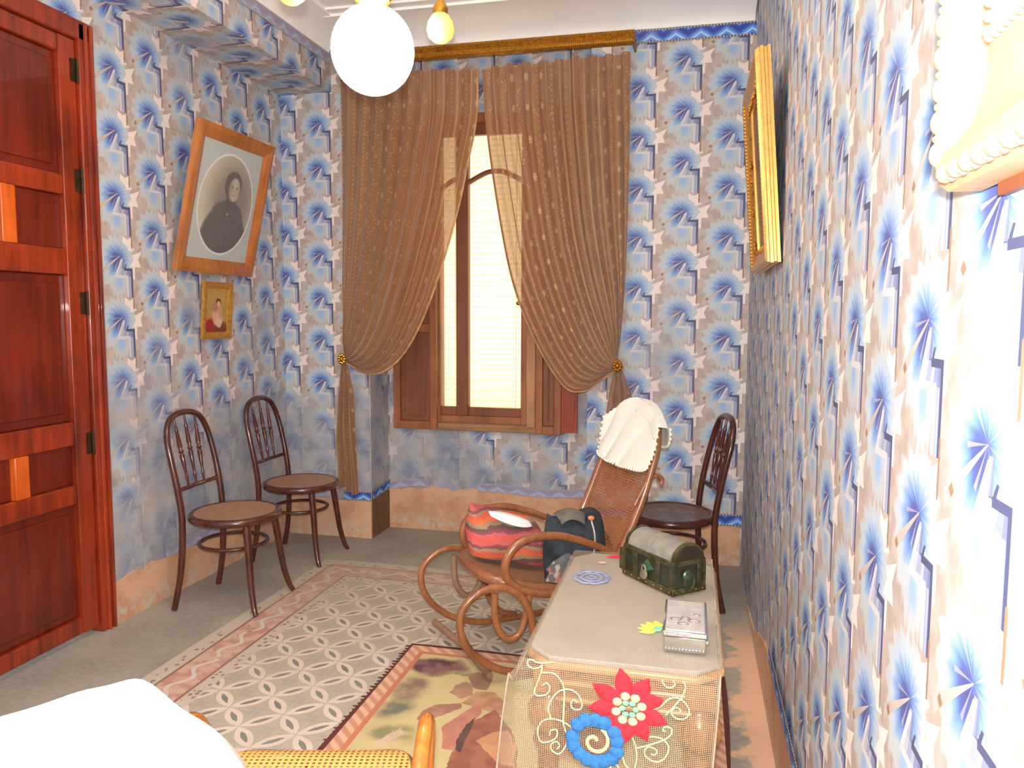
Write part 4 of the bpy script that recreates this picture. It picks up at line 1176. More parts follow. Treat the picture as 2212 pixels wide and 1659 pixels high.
def cloth(a, c):
    """a across 0..1 (left to right), c along 0..1 from the back edge over the front"""
    Lt = LEN_TOP + DROP
    s = c * Lt
    xl0, xr0 = TX0 - 0.055, TX1 - 0.012
    x = lerp(xl0, xr0, a)
    if s < LEN_TOP:
        y = TY1 + 0.005 - s; zz = TZ + 0.003
        over = max(0.0, (TX0 - 0.002) - x)
        # corner radius at the back left
        if over > 0:
            zz -= over * 0.9 + over * over * 4
            x = TX0 - 0.002 - over * 0.35
        return (x, y, zz + 0.0006 * sin(40 * x + 20 * y))
    d = s - LEN_TOP
    over = max(0.0, (TX0 - 0.002) - lerp(xl0, xr0, a))
    y = TY0 - 0.022 - 0.012 * min(1, d / 0.05) - 0.008 * sin(9 * x + 2) * min(1, d / 0.1)
    zz = TZ + 0.003 - d
    x = x + (-0.10 * d * max(0, (0.35 - a) / 0.35)) 
    if over > 0:
        zz -= over * 0.9 * max(0, 1 - d * 6); x += over * 0.4 ; y += over * 0.6
    x -= 0.06 * d * a
    return (x, y, zz)
obj('net', MB().grid(40, 70, cloth, lambda a, c: (a * 0.5, c * (LEN_TOP + DROP))), M_NET, tc)
edge = [cloth(1.0, i / 60) for i in range(61)]
M_NHEM = simple('net_hem', S(176, 158, 134), 0.9)
obj('hem', MB().tube(edge, 0.0024, 6), M_NHEM, tc)
obj('hem', MB().tube([cloth(0.0, i / 60) for i in range(61)], 0.0024, 6), M_NHEM, tc)
M_RED = simple('red_wool', S(206, 40, 54), 0.9, var=0.12, nscale=90, bump=0.3)
M_BLUE = simple('blue_wool', S(48, 112, 176), 0.9, var=0.12, nscale=90, bump=0.3)
M_CREAM = simple('cream_wool', S(220, 192, 146), 0.9, var=0.08, nscale=90, bump=0.3)
M_MINT = simple('mint_wool', S(132, 196, 158), 0.9, var=0.08, nscale=90, bump=0.3)
M_VINE = simple('vine_thread', S(170, 190, 150), 0.9, var=0.05)
M_YEL = simple('yellow_wool', S(236, 208, 92), 0.9, var=0.10, nscale=90, bump=0.3)
M_PERI = simple('dusty_blue_wool', S(140, 146, 176), 0.9, var=0.10, nscale=90, bump=0.3)
YCL = TY0 - 0.046
def leaf(base, tip, width, thick=0.006, plane='xz', off=0.0, blunt=0.0, n=8):
    """puffed petal between two points of a plane"""
    bx, bz = base; dx, dz = tip[0] - bx, tip[1] - bz
    L = math.hypot(dx, dz); tx, tz = dx / L, dz / L
    mb = MB(); rows = []
    def w(t):
        return width / 2 * (sin(PI * min(0.999, t * (1 - blunt) + 0.03)) ** 0.75) * (1.15 - 0.35 * t)
    def P(t, s):
        h = thick * (1 - s * s) * (0.35 + 0.65 * sin(PI * min(1, t + 0.02))) - (0.35 * thick if abs(s) < 0.05 and t < 0.6 else 0)
        a = bx + tx * L * t - tz * w(t) * s; c = bz + tz * L * t + tx * w(t) * s
        return (a, off - h, c) if plane == 'xz' else (a, c, off + h)
    return mb.grid(6, n, lambda a, t: P(t, 2 * a - 1))
rc = (-0.116, 0.526)
red = thing('red_flower', 'large raised red flower', None); red.parent = tc
del red['label']
tips = [(-0.137, 0.615), (-0.074, 0.598), (-0.043, 0.555), (-0.033, 0.501), (-0.075, 0.457), (-0.125, 0.444), (-0.158, 0.463), (-0.206, 0.517), (-0.196, 0.572)]
for tx, tz in tips:
    d = math.hypot(tx - rc[0], tz - rc[1])
    b0 = (lerp(rc[0], tx, 0.022 / d), lerp(rc[1], tz, 0.022 / d))
    obj('petal', leaf(b0, (tx, tz), 0.040, 0.006, 'xz', YCL), M_RED, red)
for i in range(8):
    an = 2 * PI * i / 8 + 0.3
    obj('cream_bead', MB().ball((rc[0] + 0.029 * cos(an), YCL - 0.003, rc[1] + 0.029 * sin(an)), (0.0105, 0.006, 0.0095), 10, 6), M_CREAM, red)
for i in range(6):
    an = 2 * PI * i / 6
    obj('mint_bead', MB().ball((rc[0] + 0.0145 * cos(an), YCL - 0.003, rc[1] + 0.0145 * sin(an)), (0.0075, 0.005, 0.006), 10, 6), M_MINT, red)
blue = thing('blue_flower', 'raised blue flower with a cream spiral', None); blue.parent = tc
del blue['label']
bc = (-0.189, 0.443)
for px, pz in [(-0.219, 0.482), (-0.179, 0.489), (-0.144, 0.459), (-0.147, 0.416), (-0.18, 0.398), (-0.214, 0.405), (-0.237, 0.437)]:
    an = math.atan2(pz - bc[1], px - bc[0])
    mb = MB()
    for k in (-1, 1):
        mb.ball((px - sin(an) * 0.010 * k, YCL - 0.003, pz + cos(an) * 0.010 * k), (0.0165, 0.007, 0.0165), 12, 8)
    obj('petal', mb, M_BLUE, blue)
sp = [(bc[0] + (0.005 + 0.0042 * t) * cos(t * 1.0 + 0.6), YCL - 0.003, bc[1] + (0.005 + 0.0042 * t) * sin(t * 1.0 + 0.6)) for t in [i * 0.2 for i in range(0, 44)] if 0.005 + 0.0042 * t < 0.034]
obj('spiral', MB().tube(sp, 0.0042, 8), M_CREAM, blue)
curls = {
 'a': [(-0.28, 0.612), (-0.313, 0.606), (-0.335, 0.612), (-0.342, 0.602), (-0.33, 0.592), (-0.316, 0.595), (-0.308, 0.602), (-0.31, 0.585)],
 'b': [(-0.31, 0.585), (-0.284, 0.586), (-0.268, 0.574), (-0.258, 0.549), (-0.26, 0.479)],
 'c': [(-0.31, 0.585), (-0.318, 0.561), (-0.325, 0.539), (-0.318, 0.531), (-0.299, 0.535), (-0.29, 0.55), (-0.297, 0.562), (-0.307, 0.555)],
 'd': [(-0.287, 0.48), (-0.293, 0.503), (-0.285, 0.527), (-0.27, 0.546), (-0.249, 0.553), (-0.229, 0.546), (-0.219, 0.526), (-0.222, 0.511), (-0.238, 0.51), (-0.243, 0.521), (-0.236, 0.531), (-0.229, 0.525)],
 'e': [(-0.235, 0.464), (-0.26, 0.477), (-0.285, 0.481), (-0.308, 0.471), (-0.317, 0.448), (-0.31, 0.425), (-0.291, 0.427), (-0.275, 0.439), (-0.273, 0.456), (-0.287, 0.454), (-0.289, 0.442)],
 'f': [(-0.26, 0.477), (-0.255, 0.459), (-0.248, 0.441), (-0.255, 0.419), (-0.268, 0.402), (-0.284, 0.407), (-0.286, 0.421), (-0.275, 0.429), (-0.267, 0.422), (-0.273, 0.412)],
 'g': [(-0.004, 0.600), (0.002, 0.590), (-0.001, 0.576), (-0.009, 0.559), (-0.038, 0.521)],
 'h': [(-0.064, 0.531), (-0.049, 0.538), (-0.034, 0.556), (-0.017, 0.562), (0.0, 0.555), (0.011, 0.536), (0.003, 0.519), (-0.016, 0.517), (-0.026, 0.527), (-0.019, 0.54), (-0.008, 0.537), (-0.009, 0.529)],
 'i': [(-0.046, 0.600), (-0.045, 0.591), (-0.033, 0.582), (-0.021, 0.589), (-0.023, 0.600)],
 'j': [(-0.108, 0.462), (-0.099, 0.438), (-0.098, 0.41), (-0.104, 0.381)],
 'k': [(-0.099, 0.438), (-0.069, 0.451), (-0.041, 0.465), (-0.026, 0.48), (-0.026, 0.493), (-0.039, 0.495), (-0.043, 0.486), (-0.037, 0.484)],
 'l': [(-0.071, 0.467), (-0.062, 0.47), (-0.041, 0.465), (-0.03, 0.449), (-0.038, 0.425), (-0.057, 0.413), (-0.077, 0.422), (-0.081, 0.435), (-0.071, 0.446), (-0.055, 0.439), (-0.059, 0.429), (-0.068, 0.43)],
 'm': [(-0.129, 0.417), (-0.12, 0.395), (-0.102, 0.384)],
 'n': [(-0.19, 0.385), (-0.175, 0.392), (-0.165, 0.384), (-0.17, 0.374), (-0.18, 0.374)],
 'o': [(-0.155, 0.385), (-0.148, 0.395), (-0.138, 0.392), (-0.136, 0.383), (-0.145, 0.379)]}
for L in curls.values():
    obj('vine_tendril', MB().tube(cr([(x, YCL - 0.001, zz) for x, zz in L], 5), 0.0018, 6), M_VINE, tc)
# flowers lying on the top of the table
ZT = TZ + 0.0035
ye = thing('yellow_flower', 'raised yellow flower', None); ye.parent = tc
del ye['label']
yc = (-0.055, 1.86)
for i in range(5):
    an = PI * 0.62 + i * 0.40
    obj('petal', leaf((yc[0] + 0.02 * cos(an), yc[1] + 0.02 * sin(an)), (yc[0] + 0.062 * cos(an), yc[1] + 0.062 * sin(an)), 0.026, 0.004, 'xy', ZT), M_YEL, ye)
for an in (2.6, 3.4):
    obj('mint_bead', MB().ball((yc[0] + 0.014 * cos(an), yc[1] + 0.014 * sin(an), ZT + 0.002), (0.011, 0.009, 0.003), 10, 6), M_MINT, ye)
dl = MB()
for k, (r0, w) in enumerate(((0.012, 0.008), (0.03, 0.009), (0.048, 0.011))):
    dl.tube([(-0.275 + (r0 + 0.003 * sin(9 * i * PI / 20) * (k == 2)) * cos(i * PI / 20), 2.20 + 1.1 * (r0 + 0.003 * sin(9 * i * PI / 20) * (k == 2)) * sin(i * PI / 20), ZT) for i in range(40)], w * 0.62, 6, closed=True)
for v_i in range(len(dl.v)):
    x_, y_, z_ = dl.v[v_i]; dl.v[v_i] = (x_, y_, ZT + (z_ - ZT) * 0.45 + 0.001)
obj('blue_rosette', dl, M_PERI, tc)
rp = MB()
for an in (3.6, 4.4):
    pass
obj('red_petal', leaf((-0.195, 2.425), (-0.255, 2.405), 0.03, 0.004, 'xy', ZT), M_RED, tc)
obj('pink_knot', MB().ball((-0.262, 2.345, ZT + 0.001), (0.014, 0.012, 0.003), 10, 6), simple('pale_pink_wool', S(214, 176, 160), 0.9), tc)

# ------------------------------------------------------------------ treasure chest
M_CHEST = simple('dark_green_leather', S(50, 56, 40), 0.42, 0.15, c2=S(44, 32, 22), nscale=14, bump=0.1)
M_LID = simple('dusty_lid', S(128, 122, 112), 0.8, var=0.10, nscale=25, bump=0.08)
M_STRAP = simple('old_bronze', S(98, 88, 58), 0.45, 0.5, c2=S(52, 50, 34), nscale=40)
cx0 = Vector((-0.038, 2.090)); cl = Vector((-0.188, 2.254)); crr = Vector((0.055, 2.159))
ux = (cx0 - cl).normalized(); Lx = (cx0 - cl).length            # long side, towards the camera corner
ang = math.atan2(ux.y, ux.x)
Wd = 0.118; Hb = 0.092
uy = Vector((-ux.y, ux.x))
mid = (cl + cx0) / 2 + uy * Wd / 2
chs = thing('treasure_chest', 'small dark green treasure chest with dusty domed lid and padlock on the table', 'chest', (mid.x, mid.y, TZ + 0.006), ang)
a, c = Lx / 2, Wd / 2
obj('body', MB().box((-a + 0.004, -c + 0.004, 0.004), (a - 0.004, c - 0.004, Hb - 0.012)), M_CHEST, chs, bevel=0.002)
def dome(x0, x1, rad, zb, n=14, h=0.052):
    mb = MB()
    pts = [(c * rad * cos(PI * i / n), zb + h * rad * sin(PI * i / n)) for i in range(n + 1)]
    return mb.prism([(y, z_) for y, z_ in pts], x0, x1, 'yz')
ld = obj('lid', dome(-a + 0.008, a - 0.008, 0.90, Hb), M_LID, chs)
obj('lid_rim', MB().box((-a, -c, Hb - 0.013), (a, c, Hb + 0.002)), M_STRAP, chs, bevel=0.002)
for x in (-a + 0.003, -0.01, a - 0.015):
    obj('lid_band', dome(x, x + 0.012, 0.945, Hb), M_STRAP if x != -0.01 else M_LID, ld)
obj('end_panel', dome(a - 0.0028, a - 0.0006, 0.82, Hb, 14, 0.050), M_CHEST, ld)
obj('base_band', MB().box((-a - 0.002, -c - 0.002, 0.0), (a + 0.002, c + 0.002, 0.018)), M_STRAP, chs, bevel=0.002)
for sx in (-1, 1):
    for sy in (-1, 1):
        obj('corner_strap', MB().box((sx * a - 0.008, sy * c - 0.008, 0.016), (sx * a + 0.001 * sx + 0.008 * (sx < 0), sy * c + 0.001 * sy + 0.008 * (sy < 0), Hb - 0.012)), M_STRAP, chs, bevel=0.001)
for x in (-0.055, 0.045):
    obj('front_strap', MB().box((x - 0.008, -c - 0.0015, 0.016), (x + 0.008, -c + 0.005, Hb - 0.012)), M_STRAP, chs, bevel=0.001)
obj('side_strap', MB().box((a - 0.005, 0.03, 0.016), (a + 0.0015, 0.045, Hb - 0.012)), M_STRAP, chs, bevel=0.001)
sm_ = MB().ball((0, 0, 0), 0.0026, 8, 6).mesh('stud'); sm_.materials.append(M_BRASS)
for i in range(7):
    obj('stud', sm_, None, chs, loc=(-a + 0.012 + i * (Lx - 0.024) / 6, -c - 0.0025, 0.009))
for i in range(5):
    obj('stud', sm_, None, chs, loc=(a + 0.0025, -c + 0.012 + i * (Wd - 0.024) / 4, 0.009))
hp = MB().prism([(-0.028, 0.052), (-0.012, 0.06), (0.0, 0.074), (0.012, 0.06), (0.028, 0.052), (0.01, 0.046), (0.0, 0.036), (-0.01, 0.046)], -c - 0.004, -c + 0.004, 'xz')
obj('hasp', hp, simple('verdigris', S(70, 110, 78), 0.4, 0.5), chs)
pl = obj('padlock', MB().lathe([(0.001, 0), (0.013, 0.001), (0.0145, 0.004), (0.013, 0.008), (0.001, 0.009)], (-0.004, -c - 0.004, 0.030), 18, (0, -1, 0.1)), simple('old_nickel', S(176, 166, 146), 0.35, 0.8), chs)
obj('shackle', MB().tube([(-0.004 + 0.009 * cos(t), -c - 0.009, 0.040 + 0.018 * sin(t)) for t in [PI * i / 12 for i in range(13)]], 0.0022, 8), simple('old_nickel_wire', S(190, 180, 160), 0.3, 0.9), pl)
obj('side_plate', MB().lathe([(0.001, 0), (0.016, 0.001), (0.012, 0.005), (0.001, 0.006)], (a, -0.008, 0.052), 16, (1, 0, 0)), simple('verdigris_plate', S(76, 104, 76), 0.4, 0.5), chs)
obj('ring_handle', MB().tube([(a + 0.010, -0.008 + 0.017 * cos(t), 0.036 + 0.021 * sin(t)) for t in [2 * PI * i / 20 for i in range(20)]], 0.0026, 8, closed=True), M_STRAP, chs)

# ------------------------------------------------------------------ silver box
M_SIL = simple('polished_silver', S(214, 214, 214), 0.12, 1.0, var=0.05, nscale=10)
M_SILT = simple('engraved_silver_top', S(226, 222, 214), 0.45, 0.55, c2=S(206, 196, 190), nscale=30, bump=0.08)
bx = thing('silver_box', 'small silver box with engraved lid at the front of the table', 'box', (-0.002, 1.834, TZ + 0.006), 0.0)
obj('body', MB().box((-0.047, -0.098, 0.0), (0.047, 0.10, 0.036)), M_SIL, bx, bevel=0.002)
lo = obj('lid', MB().box((-0.050, -0.102, 0.037), (0.050, 0.103, 0.050)), M_SIL, bx, bevel=0.003)
obj('lid_plate', MB().box((-0.044, -0.094, 0.050), (0.044, 0.095, 0.0515)), M_SILT, lo, bevel=0.0006)
en = MB()
for x, y, r in ((-0.022, -0.03, 0.012), (0.0, -0.02, 0.010), (0.02, -0.035, 0.014), (-0.005, -0.055, 0.012), (0.026, 0.005, 0.007)):
    en.tube([(x + r * cos(t), y + r * 0.7 * sin(t), 0.0518) for t in [2 * PI * i / 14 for i in range(14)]], 0.0016, 5, closed=True)
o = obj('engraving', en, simple('engraved_lines', S(150, 138, 138), 0.5, 0.5), lo); o['kind'] = 'stuff'
obj('catch', MB().box((0.046, -0.106, 0.028), (0.053, -0.100, 0.036)), M_SIL, bx, bevel=0.001)
gd = MB()
for i in range(12):
    gd.ball((-0.042 + i * 0.0076, -0.099, 0.006), (0.003, 0.002, 0.005), 8, 6)
o = obj('gadroon_band', gd, M_SIL, bx); o['kind'] = 'stuff'

# ------------------------------------------------------------------ foreground bench
M_CANEB = cane_mat('bright_cane', S(232, 176, 96), 0.27, 0.0125)
M_HON = wood('orange_bentwood', S(206, 122, 44), S(140, 70, 20), 0.2, (1, 1, 8), 8.0, coat=0.6)
bn = thing('cane_bench', 'low bentwood bench with bright cane seat and looped arms at the front', 'bench', (-0.738, 1.325, 0.0105), 0.24)
out = []
for i in range(60):
    an = 2 * PI * i / 60
    ex = math.copysign(abs(cos(an)) ** 0.55, cos(an)); ey = math.copysign(abs(sin(an)) ** 0.6, sin(an))
    out.append((0.205 * ex, 0.205 * ey))
def bz(x, y): return 0.402 - 0.06 * max(0.0, (y - 0.13) / 0.075) ** 2 * 0.5
obj('seat_rim', MB().tube([(x, y, bz(x, y) - 0.014) for x, y in out], 0.015, 10, closed=True), M_ROCK, bn)
def fbn(a_, r):
    i = a_ * 60; k = int(i) % 60; q = (k + 1) % 60; f = i - int(i)
    x = lerp(out[k][0], out[q][0], f); y = lerp(out[k][1], out[q][1], f)
    r = 0.02 + 0.99 * r
    x, y = x * r, y * r
    return (x, y, bz(x, y) + 0.002)
obj('seat', MB().grid(60, 14, fbn, lambda a_, r: fbn(a_, r)[:2]), M_CANEB, bn)
for s in (-1, 1):
    hoop = [(0.236 * s, -0.10, 0.285), (0.236 * s, -0.12, 0.375), (0.239 * s, -0.09, 0.475), (0.242 * s, -0.02, 0.527), (0.242 * s, 0.05, 0.532), (0.239 * s, 0.11, 0.475), (0.233 * s, 0.12, 0.375), (0.228 * s, 0.10, 0.265)]
    obj('arm', MB().tube(cr(hoop, 6), 0.0155, 12), M_HON, bn)
    for sy in (-1, 1):
        lg = cr([(0.175 * s, 0.15 * sy, 0.375), (0.185 * s, 0.16 * sy, 0.2), (0.205 * s, 0.18 * sy, 0.05), (0.215 * s, 0.19 * sy, 0.004)], 5)
        obj('leg', MB().tube(lg, 0.014, 10), M_HON, bn)
    obj('arm_brace', MB().tube([(0.226 * s, 0.10, 0.285), (0.18 * s, 0.15, 0.27)], 0.009, 8).tube([(0.232 * s, -0.10, 0.305), (0.18 * s, -0.15, 0.29)], 0.009, 8), M_HON, bn)

# ------------------------------------------------------------------ pictures on the left wall
def frame_rect(w, h, prof_w, depth, mat, parent, name='frame', bevel=0.004, inner=None, prof=None):
    """four mitred lengths in the local x (width) / z (height) plane, facing -y"""
    prof = prof or [(0, 0), (0, -depth), (prof_w * 0.35, -depth * 1.15), (prof_w * 0.8, -depth * 0.7), (prof_w, -depth * 0.45), (prof_w, 0)]
    W, H = w / 2, h / 2
    names = [name + '_' + n for n in ('side', 'side', 'rail', 'rail')]
    for k in range(4):
        mb = MB(); n = len(prof)
        ends = {0: ((-W, -H), (-W, H), (1, 1), (1, -1)), 1: ((W, H), (W, -H), (-1, -1), (-1, 1)), 2: ((W, -H), (-W, -H), (-1, 1), (1, 1)), 3: ((-W, H), (W, H), (1, -1), (-1, -1))}[k]
        (ax, az), (bx_, bz_), da, db = ends
        for p, q in prof: mb.v.append((ax + da[0] * p, q, az + da[1] * p))
        for p, q in prof: mb.v.append((bx_ + db[0] * p, q, bz_ + db[1] * p))
        for i in range(n):
            j = (i + 1) % n
            mb.face((i, j, n + j, n + i))
        mb.face(range(n)); mb.face(range(2 * n - 1, n - 1, -1))
        obj(names[k], mb, mat, parent, angle=0.5)

def portrait_mat():
    b = NB('portrait_print')
    u, v, _ = b.xyz(b.oc('UV'))
    col = b.mix(b.noise(b.oc('UV'), 5.0), S(168, 176, 176), S(182, 188, 186))
    e = b.ell(u, v, 0.5, 0.49, 0.435, 0.425)
    col = b.mix(b.m('MULTIPLY', b.m('LESS_THAN', e, 1.03), b.m('GREATER_THAN', e, 0.985)), col, S(214, 216, 208))
    bgc = b.ramp(b.ell(u, v, 0.58, 0.52, 0.5, 0.5), [(0.0, S(96, 88, 76)), (0.5, S(130, 120, 104)), (0.95, S(188, 182, 160))])
    pic = bgc
    def put(mask, c):
        nonlocal pic
        pic = b.mix(mask, pic, c)
    body = b.step(b.ell(u, v, 0.53, 0.16, 0.38, 0.34), 1.06, 0.94)
    body2 = b.step(b.ell(u, v, 0.54, 0.40, 0.26, 0.13), 1.1, 0.9)
    put(b.m('MAXIMUM', body, body2), b.mix(b.noise(b.scl(b.oc('UV'), (6, 1.5, 1)), 6.0), S(38, 32, 28), S(66, 58, 50)))
    put(b.step(b.ell(u, v, 0.565, 0.53, 0.085, 0.06), 1.1, 0.85), S(44, 38, 34))
    put(b.step(b.ell(u, v, 0.57, 0.665, 0.14, 0.125), 1.08, 0.9), S(58, 48, 42))
    put(b.step(b.ell(u, v, 0.595, 0.632, 0.098, 0.102), 1.1, 0.85), b.ramp(u, [(0.5, S(120, 106, 92)), (0.60, S(182, 170, 150)), (0.68, S(146, 132, 116))]))
    put(b.m('MULTIPLY', b.step(b.ell(u, v, 0.565, 0.655, 0.020, 0.010), 1.3, 0.7), 0.7), S(70, 60, 52))
    put(b.m('MULTIPLY', b.step(b.ell(u, v, 0.635, 0.655, 0.018, 0.010), 1.3, 0.7), 0.7), S(70, 60, 52))
    put(b.m('MULTIPLY', b.step(b.ell(u, v, 0.605, 0.628, 0.010, 0.022), 1.4, 0.6), 0.35), S(90, 76, 66))
    put(b.m('MULTIPLY', b.step(b.ell(u, v, 0.605, 0.588, 0.026, 0.007), 1.4, 0.6), 0.6), S(90, 70, 62))
    put(b.step(b.ell(u, v, 0.54, 0.415, 0.012, 0.008), 1.3, 0.7), S(176, 170, 156))
    col = b.mix(b.m('LESS_THAN', e, 0.985), col, pic)
    b.color(col); b.setp(Roughness=0.25)
    return b.mat
M_PINE = wood('oak_picture_frame', S(190, 120, 62), S(140, 80, 38), 0.35, (1, 1, 10), 6.0, coat=0.3)
def lean_pic(name, label, y0, y1, zb, zt, xb, xt, cat='picture'):
    """on the left wall: local x runs along +y, local z up the leaning picture, -y faces the room"""
    t = thing(name, label, cat, (xb, (y0 + y1) / 2, zb))
    lean = math.atan2(xt - xb, zt - zb)
    t.rotation_euler = Matrix.Rotation(PI / 2, 3, 'Z').to_euler()
    t.rotation_mode = 'QUATERNION'
    t.rotation_quaternion = Matrix.Rotation(PI / 2, 3, 'Z').to_quaternion() @ Matrix.Rotation(lean, 3, 'X').to_quaternion()
    return t, math.hypot(xt - xb, zt - zb)
# local -y -> world +x when rotated +90 about z; leaning forward tips the top towards the room
pt, ph = lean_pic('oval_portrait', 'large sepia oval portrait in a plain oak frame tipped from the wall', 3.225, 3.872, 1.588, 2.29, XL + 0.03, XL + 0.19)
pw = 0.647
def shift_children(root, dz):
    for ch in root.children: ch.location.z += dz
frame_rect(pw, ph, 0.072, 0.030, M_PINE, pt)
obj('print', MB().grid(1, 1, lambda a, c: ((a - 0.5) * (pw - 0.13), -0.010, (c - 0.5) * (ph - 0.13)), lambda a, c: (a, c)), portrait_mat(), pt, smooth=False, solid=0.004)
gm = NB('picture_glass'); gm.color((1, 1, 1, 1)); gm.setp(Roughness=0.08); gm.alpha(0.06)
obj('glass', MB().box((-(pw - 0.135) / 2, -0.0145, -(ph - 0.135) / 2), ((pw - 0.135) / 2, -0.0135, (ph - 0.135) / 2)), gm.mat, pt, smooth=False)
obj('backing', MB().box((-(pw - 0.05) / 2, -0.004, -(ph - 0.05) / 2), ((pw - 0.05) / 2, 0.004, (ph - 0.05) / 2)), M_WINP, pt)
shift_children(pt, ph / 2)
obj('hanging_wire', MB().tube([(0.0, 0.004, ph * 0.8), (0.0, 0.145, ph * 0.99)], 0.002, 6), M_IRON, pt)

def saint_mat():
    b = NB('small_print')
    u, v, _ = b.xyz(b.oc('UV'))
    n = b.noise(b.oc('UV'), 7.0, 4.0)
    col = b.mix(n, S(150, 112, 56), S(196, 160, 90))
    def put(cx, cy, rx, ry, c, soft=0.15):
        nonlocal col
        col = b.mix(b.step(b.ell(u, v, cx, cy, rx, ry), 1 + soft, 1 - soft), col, c)
    put(0.5, 0.1, 0.6, 0.16, S(112, 62, 40), 0.3)
    put(0.22, 0.18, 0.24, 0.14, S(150, 40, 36), 0.3)
    put(0.5, 0.42, 0.20, 0.26, S(206, 164, 140)); put(0.62, 0.28, 0.14, 0.16, S(214, 180, 156))
    put(0.42, 0.58, 0.13, 0.12, S(178, 120, 100)); put(0.55, 0.70, 0.11, 0.07, S(96, 62, 40)); put(0.56, 0.65, 0.07, 0.06, S(214, 172, 140))
    put(0.66, 0.45, 0.10, 0.14, S(190, 146, 112), 0.3)
    b.color(col); b.setp(Roughness=0.4)
    return b.mat
sp_, sh_ = lean_pic('small_gilt_picture', 'small gilt-framed devotional print under the oval portrait', 3.455, 3.705, 1.248, 1.542, XL + 0.012, XL + 0.035)
frame_rect(0.25, sh_, 0.034, 0.016, M_GILT, sp_)
obj('print', MB().grid(1, 1, lambda a, c: ((a - 0.5) * 0.19, -0.004, (c - 0.5) * (sh_ - 0.06)), lambda a, c: (a, c)), saint_mat(), sp_, smooth=False, solid=0.003)
bdm = MB().ball((0, 0, 0), 0.0042, 6, 4).mesh('bead'); bdm.materials.append(M_BRASS)
for i in range(20):
    obj('bead', bdm, None, sp_, loc=(0.1235, -0.012, -sh_ / 2 + 0.012 + i * (sh_ - 0.024) / 19))
shift_children(sp_, sh_ / 2)

# ------------------------------------------------------------------ gilt frames on the right wall
def right_pic(name, label, ymid, zb, zt, xb, xt, cat):
    t = thing(name, label, cat, (xb, ymid, zb))
    lean = math.atan2(xb - xt, zt - zb)
    t.rotation_mode = 'QUATERNION'
    t.rotation_quaternion = Matrix.Rotation(-PI / 2, 3, 'Z').to_quaternion() @ Matrix.Rotation(lean, 3, 'X').to_quaternion()
    return t, math.hypot(xt - xb, zt - zb)
M_GB = simple('bright_gilt', S(218, 166, 92), 0.35, 0.7, var=0.08, nscale=60)
gf, gh = right_pic('gilt_picture', 'narrow-looking gilt picture frame leaning out from the wall above the lone chair', 3.06, 1.556, 2.262, XR - 0.006, XR - 0.062, 'picture')
gprof = [(0, 0), (0, -0.010), (0.004, -0.013), (0.004, -0.020), (0.0, -0.023), (0.0, -0.033), (0.004, -0.036), (0.004, -0.042), (0.010, -0.050), (0.022, -0.050), (0.034, -0.040), (0.06, -0.034), (0.075, -0.024), (0.075, 0)]
frame_rect(0.68, gh, 0.075, 0.05, M_GB, gf, prof=gprof)
obj('picture_panel', MB().box((-0.27, -0.016, -gh / 2 + 0.07), (0.27, -0.006, gh / 2 - 0.07)), simple('dark_varnished_painting', S(120, 74, 40), 0.35, c2=S(60, 40, 26), nscale=6), gf)
bdm2 = MB().ball((0, 0, 0), 0.0062, 8, 5).mesh('bead'); bdm2.materials.append(M_GB)
for sx in (-1, 1):
    for i in range(46):
        obj('bead', bdm2, None, gf, loc=(sx * 0.313, -0.046, -gh / 2 + 0.03 + i * (gh - 0.06) / 45))
relief = MB()
for i in range(40):
    relief.ball((random.uniform(-0.27, 0.27), -0.032, random.choice((-1, 1)) * (gh / 2 - random.uniform(0.06, 0.075))), random.uniform(0.006, 0.011), 6, 4)
for i in range(50):
    relief.ball((random.choice((-1, 1)) * random.uniform(0.268, 0.285), -0.032, random.uniform(-gh / 2 + 0.06, gh / 2 - 0.06)), random.uniform(0.006, 0.011), 6, 4)
o = obj('carved_relief', relief, M_GILTD, gf); o['kind'] = 'stuff'
shift_children(gf, gh / 2)

BW, BH = 0.62, 0.72
bf, _ = right_pic('ornate_gilt_frame', 'large ornate gilt frame with egg moulding on the near wall', 0.868 - BW / 2, 1.497, 1.497 + BH, XR - 0.008, XR - 0.008, 'picture')
bprof = [(0, 0), (0, -0.030), (0.006, -0.040), (0.020, -0.048), (0.034, -0.044), (0.040, -0.036), (0.055, -0.028), (0.085, -0.026), (0.10, -0.030), (0.112, -0.036), (0.122, -0.030), (0.126, -0.018), (0.126, 0)]
M_PG = simple('pale_gilt', S(204, 170, 130), 0.5, 0.15, var=0.06, nscale=60)
frame_rect(BW, BH, 0.126, 0.05, M_PG, bf, prof=bprof)
egg = MB().ball((0, 0, 0), (0.010, 0.009, 0.0125), 10, 7).mesh('egg'); egg.materials.append(M_PG)
dart = MB().ball((0, 0, 0), (0.009, 0.007, 0.005), 8, 5).mesh('dart'); dart.materials.append(M_PG)
n = 22
for i in range(n):
    zz = -BH / 2 + 0.035 + i * (BH - 0.07) / (n - 1)
    for sx in (-1, 1):
        obj('egg', egg, None, bf, loc=(sx * (BW / 2 - 0.012), -0.044, zz))
        if i < n - 1: obj('dart', dart, None, bf, loc=(sx * (BW / 2 - 0.010), -0.043, zz + (BH - 0.07) / (n - 1) / 2))
n = 18
for i in range(n):
    xx = -BW / 2 + 0.04 + i * (BW - 0.08) / (n - 1)
    for sz in (-1, 1):
        obj('egg', egg, None, bf, loc=(xx, -0.044, sz * (BH / 2 - 0.012)), rot=(0, PI / 2, 0))
        if i < n - 1: obj('dart', dart, None, bf, loc=(xx + (BW - 0.08) / (n - 1) / 2, -0.043, sz * (BH / 2 - 0.010)), rot=(0, PI / 2, 0))
sb2 = MB().ball((0, 0, 0), 0.0052, 7, 5).mesh('bead'); sb2.materials.append(M_PG)
